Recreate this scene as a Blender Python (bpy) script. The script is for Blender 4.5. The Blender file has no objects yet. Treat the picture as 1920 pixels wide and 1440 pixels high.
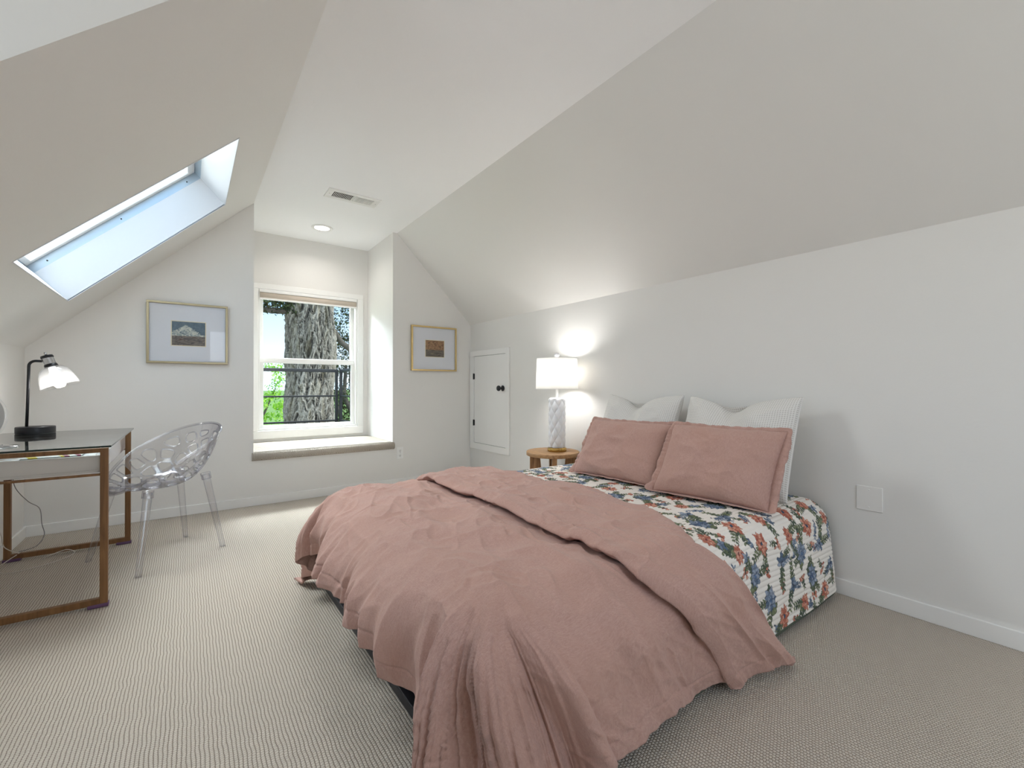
import bpy, bmesh, math, random
import numpy as np
from mathutils import Vector, Matrix, noise
PI = math.pi
random.seed(7)
S = bpy.context.scene
COL = S.collection

# ------------------------------------------------------------------ camera, world, exposure
cam_d = bpy.data.cameras.new('camera'); cam = bpy.data.objects.new('camera', cam_d); COL.objects.link(cam)
cam_d.sensor_width = 36; cam_d.sensor_fit = 'HORIZONTAL'; cam_d.lens = 832.79/1920*36; cam_d.clip_start = .02; cam_d.clip_end = 2000
cam.location = (0, 0, 1.03)
cam.rotation_euler = (math.radians(90.25), 0, math.radians(-36.134))
S.camera = cam
vs = S.view_settings; vs.view_transform = 'Standard'; vs.look = 'None'; vs.gamma = 1; vs.use_curve_mapping = False; vs.exposure = 0.76
S.cycles.max_bounces = 10; S.cycles.diffuse_bounces = 6; S.cycles.glossy_bounces = 4; S.cycles.transmission_bounces = 8
S.cycles.transparent_max_bounces = 24; S.cycles.caustics_reflective = False; S.cycles.caustics_refractive = False
S.cycles.sample_clamp_indirect = 6; S.cycles.use_denoising = True

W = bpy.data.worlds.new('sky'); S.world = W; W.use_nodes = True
nt = W.node_tree; nt.nodes.clear()
tc = nt.nodes.new('ShaderNodeTexCoord'); sp = nt.nodes.new('ShaderNodeSeparateXYZ'); cr = nt.nodes.new('ShaderNodeValToRGB')
bg = nt.nodes.new('ShaderNodeBackground'); wo = nt.nodes.new('ShaderNodeOutputWorld')
nt.links.new(tc.outputs['Generated'], sp.inputs[0]); nt.links.new(sp.outputs['Z'], cr.inputs[0])
def wm(op, a, b):
    x = nt.nodes.new('ShaderNodeMath'); x.operation = op
    for i, v in enumerate((a, b)):
        if hasattr(v, 'links'): nt.links.new(v, x.inputs[i])
        else: x.inputs[i].default_value = v
    return x.outputs[0]
up_ = wm('MAXIMUM', wm('SUBTRACT', sp.outputs['Z'], .35), 0.0); bk_ = wm('MAXIMUM', wm('MULTIPLY', sp.outputs['Y'], -1.0), 0.0)  # sky brightened overhead and behind the camera as added fill for the room
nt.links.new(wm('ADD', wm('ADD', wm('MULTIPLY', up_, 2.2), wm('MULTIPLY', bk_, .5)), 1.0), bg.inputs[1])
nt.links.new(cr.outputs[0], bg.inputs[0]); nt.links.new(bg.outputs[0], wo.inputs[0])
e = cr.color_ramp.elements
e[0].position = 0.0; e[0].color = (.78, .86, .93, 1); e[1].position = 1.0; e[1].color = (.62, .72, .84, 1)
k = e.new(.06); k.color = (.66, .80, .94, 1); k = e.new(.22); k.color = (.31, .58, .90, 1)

def lamp_light(name, kind, loc, power, color=(1, 1, 1), rot=(0, 0, 0), parent=None, **kw):
    d = bpy.data.lights.new(name, kind); d.energy = power; d.color = color
    for a, b in kw.items(): setattr(d, a, b)
    o = bpy.data.objects.new(name, d); COL.objects.link(o); o.location = loc; o.rotation_euler = rot
    if parent is not None:
        o.parent = parent; o.matrix_parent_inverse = Matrix.Translation(parent.location).inverted()
    return o
# room dimensions (metres)
XR, YB, XL, ZKR, ZKL, ZC, XCR, XDL, XDR, YD, YN = 2.624, 4.402, -.898, 1.730, 1.290, 2.608, 1.743, .458, 1.699, 5.189, -1.7
DX, DY0, DY1 = -1.85, .15, 1.58            # second dormer, in the left slope
L1 = lamp_light('sun', 'SUN', (0, 0, 20), 3.0, (1, .95, .86), (math.radians(50), 0, math.radians(70)), angle=math.radians(2))
dl = math.atan2(ZC-ZKL, XDL-XL)
L2 = lamp_light('skylight_daylight', 'AREA', (-.195-math.sin(dl)*1.0+.35, 4.25, 1.975+math.cos(dl)*1.0+.35), 112, (.96, .975, .98), (0, 0, 0), shape='RECTANGLE', size=1.7, size_y=1.6)
L2.rotation_euler = (Vector((-.195, 3.37, 1.975))-L2.location).to_track_quat('-Z', 'Y').to_euler()
L3 = lamp_light('dormer_daylight', 'AREA', (DX-.12, .865, 1.55), 3, (.95, .97, 1), (0, math.radians(-90), 0), shape='RECTANGLE', size=1.35, size_y=1.1)
L4 = lamp_light('added_rear_fill', 'AREA', (1.1, YN-.12, 1.5), 8.5, (.97, .98, 1), (math.radians(90), 0, 0), shape='RECTANGLE', size=1.5, size_y=1.2)  # added area light behind the camera, fill for the near room
L5 = lamp_light('alcove_daylight', 'AREA', (1.05, 5.95, 2.52), 145, (.88, .95, 1), (0, 0, 0), shape='RECTANGLE', size=1.3, size_y=.6)
L5.rotation_euler = (Vector((.65, 3.3, 0))-L5.location).to_track_quat('-Z', 'Y').to_euler()

# ------------------------------------------------------------------ helpers
def srgb(r, g, b):
    f = lambda c: (c/255/12.92) if c/255 <= .04045 else ((c/255+.055)/1.055)**2.4
    return (f(r), f(g), f(b), 1)

class NB:
    """small node-tree helper"""
    def __init__(s, name):
        s.m = bpy.data.materials.new(name); s.m.use_nodes = True; s.t = s.m.node_tree; s.t.nodes.clear()
        s.out = s.n('ShaderNodeOutputMaterial')
    def n(s, kind, **kw):
        x = s.t.nodes.new(kind)
        for a, b in kw.items(): setattr(x, a, b)
        return x
    def l(s, a, b): s.t.links.new(a, b)
    def math(s, op, a, b=None, c=None, clamp=False):
        x = s.n('ShaderNodeMath', operation=op); x.use_clamp = clamp
        for i, v in enumerate((a, b, c)):
            if v is None: continue
            if hasattr(v, 'links'): s.l(v, x.inputs[i])
            else: x.inputs[i].default_value = v
        return x.outputs[0]
    def mix(s, f, a, b):
        x = s.n('ShaderNodeMix', data_type='RGBA')
        for i, v in ((0, f), (6, a), (7, b)):
            if hasattr(v, 'links'): s.l(v, x.inputs[i])
            else: x.inputs[i].default_value = v
        return x.outputs[2]
    def noise(s, vec, scale, detail=3, rough=.5, dist=0):
        x = s.n('ShaderNodeTexNoise'); x.inputs['Scale'].default_value = scale; x.inputs['Detail'].default_value = detail
        x.inputs['Roughness'].default_value = rough; x.inputs['Distortion'].default_value = dist
        if vec is not None: s.l(vec, x.inputs['Vector'])
        return x.outputs['Fac']
    def ramp(s, f, stops):
        x = s.n('ShaderNodeValToRGB'); s.l(f, x.inputs[0]); e = x.color_ramp.elements
        e[0].position, e[0].color = stops[0]; e[1].position, e[1].color = stops[-1]
        for p, c in stops[1:-1]:
            q = e.new(p); q.color = c
        return x.outputs[0]
    def bump(s, h, strength=.3, dist=.002, normal=None):
        x = s.n('ShaderNodeBump'); x.inputs['Strength'].default_value = strength; x.inputs['Distance'].default_value = dist
        s.l(h, x.inputs['Height'])
        if normal is not None: s.l(normal, x.inputs['Normal'])
        return x.outputs[0]
    def bsdf(s, color, rough=.6, metal=0, normal=None, **kw):
        x = s.n('ShaderNodeBsdfPrincipled')
        if hasattr(color, 'links'): s.l(color, x.inputs['Base Color'])
        else: x.inputs['Base Color'].default_value = color
        if hasattr(rough, 'links'): s.l(rough, x.inputs['Roughness'])
        else: x.inputs['Roughness'].default_value = rough
        x.inputs['Metallic'].default_value = metal
        if normal is not None: s.l(normal, x.inputs['Normal'])
        for a, b in kw.items(): x.inputs[a.replace('_', ' ')].default_value = b
        return x.outputs[0]
    def done(s, sh): s.l(sh, s.out.inputs['Surface']); return s.m
    def obj(s): return s.n('ShaderNodeTexCoord').outputs['Object']
    def uv(s): return s.n('ShaderNodeTexCoord').outputs['UV']

def plain(name, color, rough=.5, metal=0, bumpscale=None, bs=.1, **kw):
    b = NB(name); o = b.obj(); nz = b.noise(o, 9, 2)
    c = b.mix(b.math('MULTIPLY', nz, .12), color, tuple(x*.86 for x in color[:3])+(1,))
    nrm = b.bump(b.noise(o, bumpscale, 4), bs, .001) if bumpscale else None
    return b.done(b.bsdf(c, rough, metal, nrm, **kw))

M = {}
def wallpaint(name, color):
    b = NB(name); o = b.obj()
    n1 = b.noise(o, 85, 3, .6); n2 = b.noise(o, 3, 2)
    c = b.mix(b.math('MULTIPLY', n2, .06), color, tuple(x*.9 for x in color[:3])+(1,))
    return b.done(b.bsdf(c, .62, 0, b.bump(n1, .16, .002)))
M['wall'] = wallpaint('wall_paint', srgb(230, 228, 224))
M['ceil'] = wallpaint('ceiling_paint', srgb(250, 250, 250))
M['trim'] = plain('white_trim_paint', srgb(240, 239, 236), .35)
M['shaft'] = plain('white_shaft_paint', srgb(216, 217, 219), .5)
M['black'] = plain('black_metal', srgb(30, 30, 34), .38, .3)
M['blackfab'] = plain('black_fabric', srgb(14, 14, 16), .9)
M['rail'] = plain('dark_grey_metal', srgb(48, 49, 53), .5, .3)
M['skymetal'] = plain('grey_blue_aluminium', srgb(176, 190, 202), .35, .55)
M['chrome'] = plain('brushed_steel', srgb(190, 190, 192), .25, .9)
M['purple'] = plain('purple_rubber', srgb(104, 74, 108), .6)
M['white'] = plain('white_plastic', srgb(240, 240, 238), .35)
M['platepaint'] = plain('painted_plate', srgb(236, 234, 230), .45)
M['slot'] = plain('dark_slot', srgb(35, 33, 31), .8)
M['brass'] = plain('brushed_brass', srgb(186, 150, 84), .22, .95)
M['bark_b'] = None

# carpet ----------------------------------------------------------
def carpet(name, along='X'):
    b = NB(name); o = b.obj(); s = b.n('ShaderNodeSeparateXYZ'); b.l(o, s.inputs[0])
    x, y = s.outputs['X'], s.outputs['Y']; z = s.outputs['Z']
    if along == 'Z': y = b.math('ADD', y, z)
    w = b.noise(o, 14, 2); wob = b.math('MULTIPLY', b.math('SUBTRACT', w, .5), .010)
    xr = b.math('MULTIPLY', b.math('ADD', x, wob), 1/.0105)
    rib = b.math('ABSOLUTE', b.math('SINE', b.math('MULTIPLY', xr, PI)))
    rowp = b.math('MULTIPLY', b.math('FLOOR', xr), .5)
    lp = b.math('ABSOLUTE', b.math('SINE', b.math('MULTIPLY', b.math('ADD', b.math('MULTIPLY', b.math('ADD', y, b.math('MULTIPLY', wob, 1.7)), 1/.0085), rowp), PI)))
    h = b.math('MULTIPLY', b.math('POWER', rib, .38), b.math('ADD', b.math('MULTIPLY', b.math('POWER', lp, .6), .60), .40))
    fine = b.noise(o, 420, 2, .6)
    h2 = b.math('ADD', h, b.math('MULTIPLY', fine, .25))
    v = b.noise(o, 2.2, 3); v2 = b.noise(o, 160, 2)
    light = b.mix(v2, srgb(194, 184, 171), srgb(214, 205, 192))
    dark = b.mix(v, srgb(118, 102, 86), srgb(136, 120, 103))
    f = b.math('SUBTRACT', b.math('MULTIPLY', h, 2.0), .45, clamp=True)
    c = b.mix(f, dark, light)
    return b.done(b.bsdf(c, .95, 0, b.bump(h2, .8, .004)))
M['carpet'] = carpet('loop_carpet')
M['carpet_seat'] = carpet('loop_carpet_seat', 'Z')

def obj_from(name, me, mat=None, parent=None):
    o = bpy.data.objects.new(name, me); COL.objects.link(o)
    if mat is not None:
        for q in (mat if isinstance(mat, (list, tuple)) else [mat]): me.materials.append(q)
    if parent is not None:
        o.parent = parent
        p = parent; off = Vector((0, 0, 0))
        if parent.type == 'EMPTY': o.matrix_parent_inverse = Matrix.Translation(parent.location).inverted()
    return o
def thing(name, label, cat, loc, group=None):
    o = bpy.data.objects.new(name, None); COL.objects.link(o); o.empty_display_size = .05
    o.location = loc; o['label'] = label; o['category'] = cat
    if group: o['group'] = group
    return o
def tag(o, label, cat, group=None):
    o['label'] = label; o['category'] = cat
    if group: o['group'] = group
    return o

class MB:
    def __init__(s): s.bm = bmesh.new(); s.mi = 0
    def face(s, pts, mi=None):
        f = s.bm.faces.new([s.bm.verts.new(p) for p in pts]); f.material_index = s.mi if mi is None else mi; return f
    def box(s, x0, x1, y0, y1, z0, z1, mi=None, M4=None):
        v = [Vector((x, y, z)) for x in (x0, x1) for y in (y0, y1) for z in (z0, z1)]
        if M4 is not None: v = [M4 @ q for q in v]
        v = [s.bm.verts.new(q) for q in v]
        for q in ((0, 1, 3, 2), (4, 6, 7, 5), (0, 4, 5, 1), (2, 3, 7, 6), (0, 2, 6, 4), (1, 5, 7, 3)):
            f = s.bm.faces.new([v[i] for i in q]); f.material_index = s.mi if mi is None else mi
        return s
    def tube(s, pts, r, n=12, cap=True, mi=None):
        pts = [Vector(p) for p in pts]; rs = r if isinstance(r, (list, tuple)) else [r]*len(pts)
        rings = []; up = None
        for i, p in enumerate(pts):
            t = (pts[min(i+1, len(pts)-1)]-pts[max(i-1, 0)]).normalized()
            if up is None:
                up = Vector((0, 0, 1)) if abs(t.z) < .9 else Vector((1, 0, 0))
            a = (up-t*up.dot(t)).normalized(); up = a; c = t.cross(a)
            rings.append([s.bm.verts.new(p+(a*math.cos(2*PI*k/n)+c*math.sin(2*PI*k/n))*rs[i]) for k in range(n)])
        for i in range(len(rings)-1):
            for k in range(n):
                f = s.bm.faces.new([rings[i][k], rings[i][(k+1) % n], rings[i+1][(k+1) % n], rings[i+1][k]]); f.smooth = True; f.material_index = s.mi if mi is None else mi
        if cap:
            for q in (rings[0][::-1], rings[-1]):
                f = s.bm.faces.new(q); f.material_index = s.mi if mi is None else mi
        return s
    def lathe(s, prof, c, n=48, axis=None, mi=None, close=False):
        """prof: (radius, height) pairs; axis: unit vector"""
        c = Vector(c); ax = Vector(axis).normalized() if axis else Vector((0, 0, 1))
        a = ax.orthogonal().normalized(); b = ax.cross(a); rings = []
        for r, h in prof:
            if r < 1e-6: rings.append([s.bm.verts.new(c+ax*h)])
            else: rings.append([s.bm.verts.new(c+ax*h+(a*math.cos(2*PI*k/n)+b*math.sin(2*PI*k/n))*r) for k in range(n)])
        for i in range(len(rings)-1):
            A, B = rings[i], rings[i+1]
            for k in range(n):
                k2 = (k+1) % n
                if len(A) == 1 and len(B) == 1: continue
                if len(A) == 1: f = s.bm.faces.new([A[0], B[k2], B[k]])
                elif len(B) == 1: f = s.bm.faces.new([A[k], A[k2], B[0]])
                else: f = s.bm.faces.new([A[k], A[k2], B[k2], B[k]])
                f.smooth = True; f.material_index = s.mi if mi is None else mi
        return s
    def build(s, name, mat, parent=None, bevel=0, seg=2, smooth=False, angle=35):
        bmesh.ops.recalc_face_normals(s.bm, faces=s.bm.faces[:])
        me = bpy.data.meshes.new(name); s.bm.to_mesh(me); s.bm.free()
        o = obj_from(name, me, mat, parent)
        if bevel:
            m = o.modifiers.new('bevel', 'BEVEL'); m.width = bevel; m.segments = seg; m.limit_method = 'ANGLE'; m.angle_limit = math.radians(angle)
            me.shade_smooth() if hasattr(me, 'shade_smooth') else None
            m2 = o.modifiers.new('wn', 'WEIGHTED_NORMAL'); m2.keep_sharp = True
        elif smooth: me.polygons.foreach_set('use_smooth', [True]*len(me.polygons))
        return o
    def raw(s, name, mat, parent=None):
        me = bpy.data.meshes.new(name); s.bm.to_mesh(me); s.bm.free(); return obj_from(name, me, mat, parent)

def grid_obj(name, P, mat, parent=None, uv=None, col=None, smooth=True, mask=None, matidx=None):
    """P: (n, m, 3) array -> quad grid mesh"""
    n, m = P.shape[:2]
    me = bpy.data.meshes.new(name)
    idx = np.arange(n*m).reshape(n, m)
    q = np.stack([idx[:-1, :-1], idx[1:, :-1], idx[1:, 1:], idx[:-1, 1:]], -1).reshape(-1, 4)
    if mask is not None: q = q[mask.reshape(-1)]
    me.vertices.add(n*m); me.vertices.foreach_set('co', P.reshape(-1).astype(np.float32))
    nf = len(q); me.loops.add(nf*4); me.loops.foreach_set('vertex_index', q.reshape(-1).astype(np.int32))
    me.polygons.add(nf); me.polygons.foreach_set('loop_start', (np.arange(nf)*4).astype(np.int32))
    if smooth: me.polygons.foreach_set('use_smooth', np.ones(nf, bool))
    me.update(calc_edges=True); me.validate()
    if uv is not None:
        ul = me.uv_layers.new(name='UVMap'); ul.data.foreach_set('uv', uv.reshape(-1, 2)[q.reshape(-1)].reshape(-1).astype(np.float32))
    if col is not None:
        ca = me.color_attributes.new('Col', 'FLOAT_COLOR', 'POINT'); c4 = np.ones((n*m, 4), np.float32); c4[:, :3] = col.reshape(-1, 3)
        ca.data.foreach_set('color', c4.reshape(-1))
    return obj_from(name, me, mat, parent)

def struct(o): o['kind'] = 'structure'; return o
def sempty(name, loc):
    o = bpy.data.objects.new(name, None); COL.objects.link(o); o.location = loc; o.empty_display_size = .05; o['kind'] = 'structure'; return o

# vectorised value noise
_rs = np.random.RandomState(3)
def vnoise(x, y, seed=0):
    xi = np.floor(x).astype(int); yi = np.floor(y).astype(int); fx = x-xi; fy = y-yi
    fx = fx*fx*(3-2*fx); fy = fy*fy*(3-2*fy)
    def h(a, b):
        v = np.sin(a*127.1+b*311.7+seed*74.7)*43758.5453
        return (v-np.floor(v))*2-1
    return (h(xi, yi)*(1-fx)+h(xi+1, yi)*fx)*(1-fy)+(h(xi, yi+1)*(1-fx)+h(xi+1, yi+1)*fx)*fy
def fbm(x, y, seed=0, o=4):
    r = 0; a = 1
    for i in range(o): r = r+a*vnoise(x*2**i, y*2**i, seed+i); a *= .5
    return r

# ------------------------------------------------------------------ the room
b = MB(); b.face([(XL-1.1, YN, 0), (XR, YN, 0), (XR, YB, 0), (XL-1.1, YB, 0)])
struct(b.build('floor', M['carpet']))
# back wall, with the dormer alcove opening from the seat up
SZ = .440
b = MB()
b.face([(XL, YB, 0), (XDL, YB, 0), (XDL, YB, ZC), (XL, YB, ZKL)])
b.face([(XDL, YB, 0), (XDR, YB, 0), (XDR, YB, SZ-.02), (XDL, YB, SZ-.02)])
b.face([(XDR, YB, 0), (XR, YB, 0), (XR, YB, ZKR), (XCR, YB, ZC), (XDR, YB, ZC)])
struct(b.build('wall_back', M['wall']))
b = MB()
WX0, WX1, WZ0, WZ1 = .574, 1.583, .565, 2.030
for r in (((XDL, .3), (XDR, .3), (XDR, WZ0), (XDL, WZ0)), ((XDL, WZ1), (XDR, WZ1), (XDR, ZC), (XDL, ZC)), ((XDL, WZ0), (WX0, WZ0), (WX0, WZ1), (XDL, WZ1)), ((WX1, WZ0), (XDR, WZ0), (XDR, WZ1), (WX1, WZ1))):
    b.face([(x, YD, z) for x, z in r])
for x in (XDL, XDR): b.face([(x, YB, .3), (x, YD, .3), (x, YD, ZC), (x, YB, ZC)])
struct(b.build('wall_alcove', M['wall']))
b = MB(); b.face([(XR, YN, 0), (XR, YB, 0), (XR, YB, ZKR), (XR, YN, ZKR)]); struct(b.build('wall_right', M['wall']))
b = MB(); b.face([(XR, YN, ZKR), (XR, YB, ZKR), (XCR, YB, ZC), (XCR, YN, ZC)]); struct(b.build('wall_slope_right', M['wall']))
b = MB()
b.face([(XDL, YN, ZC), (XCR, YN, ZC), (XCR, YB, ZC), (XDL, YB, ZC)]); b.face([(XDL, YB, ZC), (XDR, YB, ZC), (XDR, YD, ZC), (XDL, YD, ZC)])
b.face([(DX, DY0, ZC), (XDL, DY0, ZC), (XDL, DY1, ZC), (DX, DY1, ZC)])
struct(b.build('ceiling', M['ceil']))
# left knee wall, left slope with skylight hole and second dormer
b = MB()
b.face([(XL, DY1, 0), (XL, YB, 0), (XL, YB, ZKL), (XL, DY1, ZKL)]); b.face([(XL, YN, 0), (XL, DY0, 0), (XL, DY0, ZKL), (XL, YN, ZKL)])
struct(b.build('wall_left', M['wall']))
sl = (ZC-ZKL)/(XDL-XL)
def SLP(x, y): return (x, y, ZKL+(x-XL)*sl)
KX0, KX1, KY0, KY1 = -.612, .219, 2.822, 3.913
b = MB()
for x0, x1, y0, y1 in ((XL, XDL, KY1, YB), (XL, XDL, DY1, KY0), (XL, KX0, KY0, KY1), (KX1, XDL, KY0, KY1), (XL, XDL, YN, DY0)):
    b.face([SLP(x0, y0), SLP(x0, y1), SLP(x1, y1), SLP(x1, y0)])
struct(b.build('wall_slope_left', M['wall']))
b = MB()      # cheeks, end wall and window wall of the second dormer
for y in (DY0, DY1): b.face([(DX, y, 0), (XL, y, 0), (XL, y, ZKL), (XDL, y, ZC), (DX, y, ZC)])
b.face([(DX, DY0, 0), (DX, DY1, 0), (DX, DY1, .85), (DX, DY0, .85)]); b.face([(DX, DY0, 2.3), (DX, DY1, 2.3), (DX, DY1, ZC), (DX, DY0, ZC)])
b.face([(DX, DY0, .85), (DX, .27, .85), (DX, .27, 2.3), (DX, DY0, 2.3)]); b.face([(DX, 1.46, .85), (DX, DY1, .85), (DX, DY1, 2.3), (DX, 1.46, 2.3)])
struct(b.build('wall_dormer', M['wall']))
b = MB()      # wall behind the camera with an added opening for fill light, x .3-1.9, z .85-2.15
b.face([(XL, YN, 0), (.3, YN, 0), (.3, YN, 2.453), (XL, YN, ZKL)])
b.face([(.3, YN, 0), (1.9, YN, 0), (1.9, YN, .85), (.3, YN, .85)]); b.face([(.3, YN, 2.15), (1.9, YN, 2.15), (1.9, YN, 2.451), (XCR, YN, ZC), (XDL, YN, ZC), (.3, YN, 2.453)])
b.face([(1.9, YN, 0), (XR, YN, 0), (XR, YN, ZKR), (1.9, YN, 2.451)])
struct(b.build('wall_rear', M['wall']))
def simple_window(name, M4, w, h):
    t = sempty(name, M4.translation)
    b = MB(); f = .05
    for x0, x1, z0, z1 in ((-w/2, w/2, 0, f), (-w/2, w/2, h-f, h), (-w/2, -w/2+f, f, h-f), (w/2-f, w/2, f, h-f), (-w/2+f, w/2-f, h/2-.02, h/2+.02)):
        b.box(x0, x1, -.03, .03, z0, z1, M4=M4)
    b.build('window_frame', M['trim'], t)
simple_window('window_3', Matrix.Translation((DX-.03, .865, .85)) @ Matrix.Rotation(PI/2, 4, 'Z'), 1.19, 1.45)
simple_window('added_rear_window', Matrix.Translation((1.1, YN-.03, .85)), 1.6, 1.3)  # added window out of view, there to admit the rear fill

# baseboards
BH = .075
def board(name, p0, p1, nx, ny):
    b = MB(); x0, x1 = sorted((p0[0], p1[0])); y0, y1 = sorted((p0[1], p1[1]))
    b.box(min(x0, x0+nx*.014), max(x1, x1+nx*.014), min(y0, y0+ny*.014), max(y1, y1+ny*.014), 0, BH)
    return struct(b.build(name, M['trim'], bevel=.003))
board('baseboard_back', (XL, YB), (XR, YB), 0, -1); board('baseboard_right', (XR, YN), (XR, YB-.014), -1, 0)
board('baseboard_left', (XL, DY1), (XL, YB-.014), 1, 0); board('baseboard_dormer', (DX, DY1), (XL+.014, DY1), 0, -1)
board('baseboard_rear', (XL, YN), (XR, YN), 0, 1)

# carpeted window seat
b = MB()
b.box(XDL, XDR, YB-.001, YD, SZ-.012, SZ+.015)
n = 14
pts = []
yc, zc_, ry, rz = YB+.012, SZ-.022, .040, .037
prof = [(YB+.04, SZ+.015)] + [(yc-ry*math.cos(a)*1, zc_+rz*math.sin(a)) for a in [PI/2-PI*i/n for i in range(n+1)]] + [(YB+.04, SZ-.055)]
xa, xb = XDL-.012, XDR+.014
va = [b.bm.verts.new((xa, y, z)) for y, z in prof]; vb = [b.bm.verts.new((xb, y, z)) for y, z in prof]
for i in range(len(prof)-1):
    f = b.bm.faces.new([va[i], vb[i], vb[i+1], va[i+1]]); f.smooth = True
b.bm.faces.new(va); b.bm.faces.new(vb[::-1])
seat = b.build('window_seat', M['carpet_seat'])
tag(seat, 'beige looped-carpet window seat ledge in the alcove below the window', 'window seat')

# ------------------------------------------------------------------ window 1
w1 = sempty('window_1', (1.078, YD, .5))
b = MB(); c0, c1, d0, d1, ct = .514, 1.643, .485, 2.082, .018
for x0, x1, z0, z1 in ((c0, c1, d0, WZ0+.004), (c0, c1, WZ1-.004, d1), (c0, WX0+.004, WZ0+.004, WZ1-.004), (WX1-.004, c1, WZ0+.004, WZ1-.004)):
    b.box(x0, x1, YD-ct, YD, z0, z1)
b.build('window_casing', M['trim'], w1, bevel=.004)
b = MB(); j = .024   # jamb liner
for x0, x1, z0, z1 in ((WX0, WX1, WZ0, WZ0+j), (WX0, WX1, WZ1-j, WZ1), (WX0, WX0+j, WZ0+j, WZ1-j), (WX1-j, WX1, WZ0+j, WZ1-j)):
    b.box(x0, x1, YD, YD+.14, z0, z1)
b.build('window_frame', M['trim'], w1, bevel=.003)
def glassmat(name, tint=(.97, .985, .98, 1), ior=1.45, refl=1.0, rough=0.0, base=.0):
    b = NB(name); lw = b.n('ShaderNodeLayerWeight'); lw.inputs[0].default_value = .5
    r0 = ((ior-1)/(ior+1))**2
    fr = b.math('ADD', b.math('MULTIPLY', b.math('POWER', lw.outputs['Facing'], 5), 1-r0), r0)
    tr = b.n('ShaderNodeBsdfTransparent'); tr.inputs[0].default_value = tint
    gl = b.n('ShaderNodeBsdfGlossy'); gl.inputs['Roughness'].default_value = rough; gl.inputs[0].default_value = (1, 1, 1, 1)
    mx = b.n('ShaderNodeMixShader'); b.l(b.math('ADD', b.math('MULTIPLY', fr, refl), base, clamp=True), mx.inputs[0]); b.l(tr.outputs[0], mx.inputs[1]); b.l(gl.outputs[0], mx.inputs[2])
    return b.done(mx.outputs[0])
M['glass'] = glassmat('window_glass', refl=.10)
def sash(name, z0, z1, y, st, bot, top):
    x0, x1 = WX0+j, WX1-j
    b = MB()
    for a0, a1, e0, e1 in ((x0, x1, z0, z0+bot), (x0, x1, z1-top, z1), (x0, x0+st, z0+bot, z1-top), (x1-st, x1, z0+bot, z1-top)):
        b.box(a0, a1, y, y+.035, e0, e1)
    s = b.build(name, M['trim'], w1, bevel=.003)
    b = MB(); b.box(x0+st, x1-st, y+.015, y+.019, z0+bot, z1-top); b.build('glass_pane', M['glass'], s)
    return s
sash('lower_sash', WZ0+j, 1.325, YD+.045, .036, .030, .055)
sash('upper_sash', 1.285, WZ1-j, YD+.085, .036, .040, .040)

# rolled blind at the top of the window
t = thing('roller_blind', 'beige blind rolled up under the head of the alcove window', 'blind', (1.08, YD, 1.92))
b = MB(); b.box(.590, 1.567, YD-.020, YD+.025, 1.992, 2.022); b.build('headrail', M['trim'], t, bevel=.004)
M['blind'] = plain('beige_blind_fabric', srgb(205, 192, 178), .8)
b = MB(); b.tube([(.594, YD+.004, 1.963), (1.563, YD+.004, 1.963)], .026, 20); b.box(.594, 1.563, YD-.012, YD-.009, 1.935, 1.99); b.build('fabric_roll', M['blind'], t)
b = MB(); b.box(.592, 1.565, YD-.016, YD+.004, 1.918, 1.936); b.build('bottom_rail', M['trim'], t, bevel=.004)

# ------------------------------------------------------------------ skylight (window 2)
w2 = sempty('window_2', (-.195, 3.367, 1.975))
ux, uz = math.cos(dl), math.sin(dl)              # up the slope
nx, nz = -math.sin(dl), math.cos(dl)             # out of the room
sx0, sz0 = KX0, ZKL+(KX0-XL)*sl
LEN = (KX1-KX0)/ux
def K(u, y, d): return (sx0+ux*u+nx*d, y, sz0+uz*u+nz*d)
def kbox(b, u0, u1, y0, y1, q0, q1, mi=None):
    M4 = Matrix(((ux, 0, nx, sx0), (0, 1, 0, 0), (uz, 0, nz, sz0), (0, 0, 0, 1)))
    b.box(u0, u1, y0, y1, q0, q1, mi, M4)
b = MB(); D1 = .213
for q in (((0, KY0), (0, KY1)), ((LEN, KY0), (LEN, KY1)), ((0, KY0), (LEN, KY0)), ((0, KY1), (LEN, KY1))):
    (u0, y0), (u1, y1) = q; b.face([K(u0, y0, 0), K(u1, y1, 0), K(u1, y1, D1), K(u0, y0, D1)])
b.build('skylight_shaft', M['shaft'], w2)
b = MB()   # metal frame, set slightly outside the drywall
for (u0, u1, y0, y1) in ((-.03, LEN+.03, KY1+.002, KY1+.03), (-.03, LEN+.03, KY0-.03, KY0-.002), (-.03, -.002, KY0, KY1), (LEN+.002, LEN+.03, KY0, KY1)):
    kbox(b, u0, u1, y0, y1, D1-.004, D1+.075)
b.build('metal_frame', M['skymetal'], w2)
b = MB()   # sash
D2 = D1+.048
for (u0, u1, y0, y1) in ((0, LEN, KY1-.040, KY1), (0, LEN, KY0, KY0+.04), (0, .04, KY0+.04, KY1-.04), (LEN-.055, LEN, KY0+.04, KY1-.04)):
    kbox(b, u0, u1, y0, y1, D2, D2+.05)
b.build('skylight_sash', M['trim'], w2, bevel=.006)
for u in (.10, .58, 1.07):
    b = MB(); c = K(u, KY1+.0015, D1+.022); b.lathe([(0, -.0022), (.0045, -.002), (.0045, .001)], c, 12, (0, 1, 0)); b.build('screw', M['slot'], w2)
b = MB(); kbox(b, .03, LEN-.03, KY0+.03, KY1-.03, D2+.02, D2+.026); b.build('skylight_glass', M['glass'], w2)
b = MB()
for (u0, u1, y0, y1) in ((-.006, .0, KY0, KY1), (LEN, LEN+.006, KY0, KY1), (-.006, LEN+.006, KY0-.006, KY0), (-.006, LEN+.006, KY1, KY1+.006)):
    kbox(b, u0, u1, y0, y1, -.003, .004)
b.build('corner_bead', M['shaft'], w2)

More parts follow.
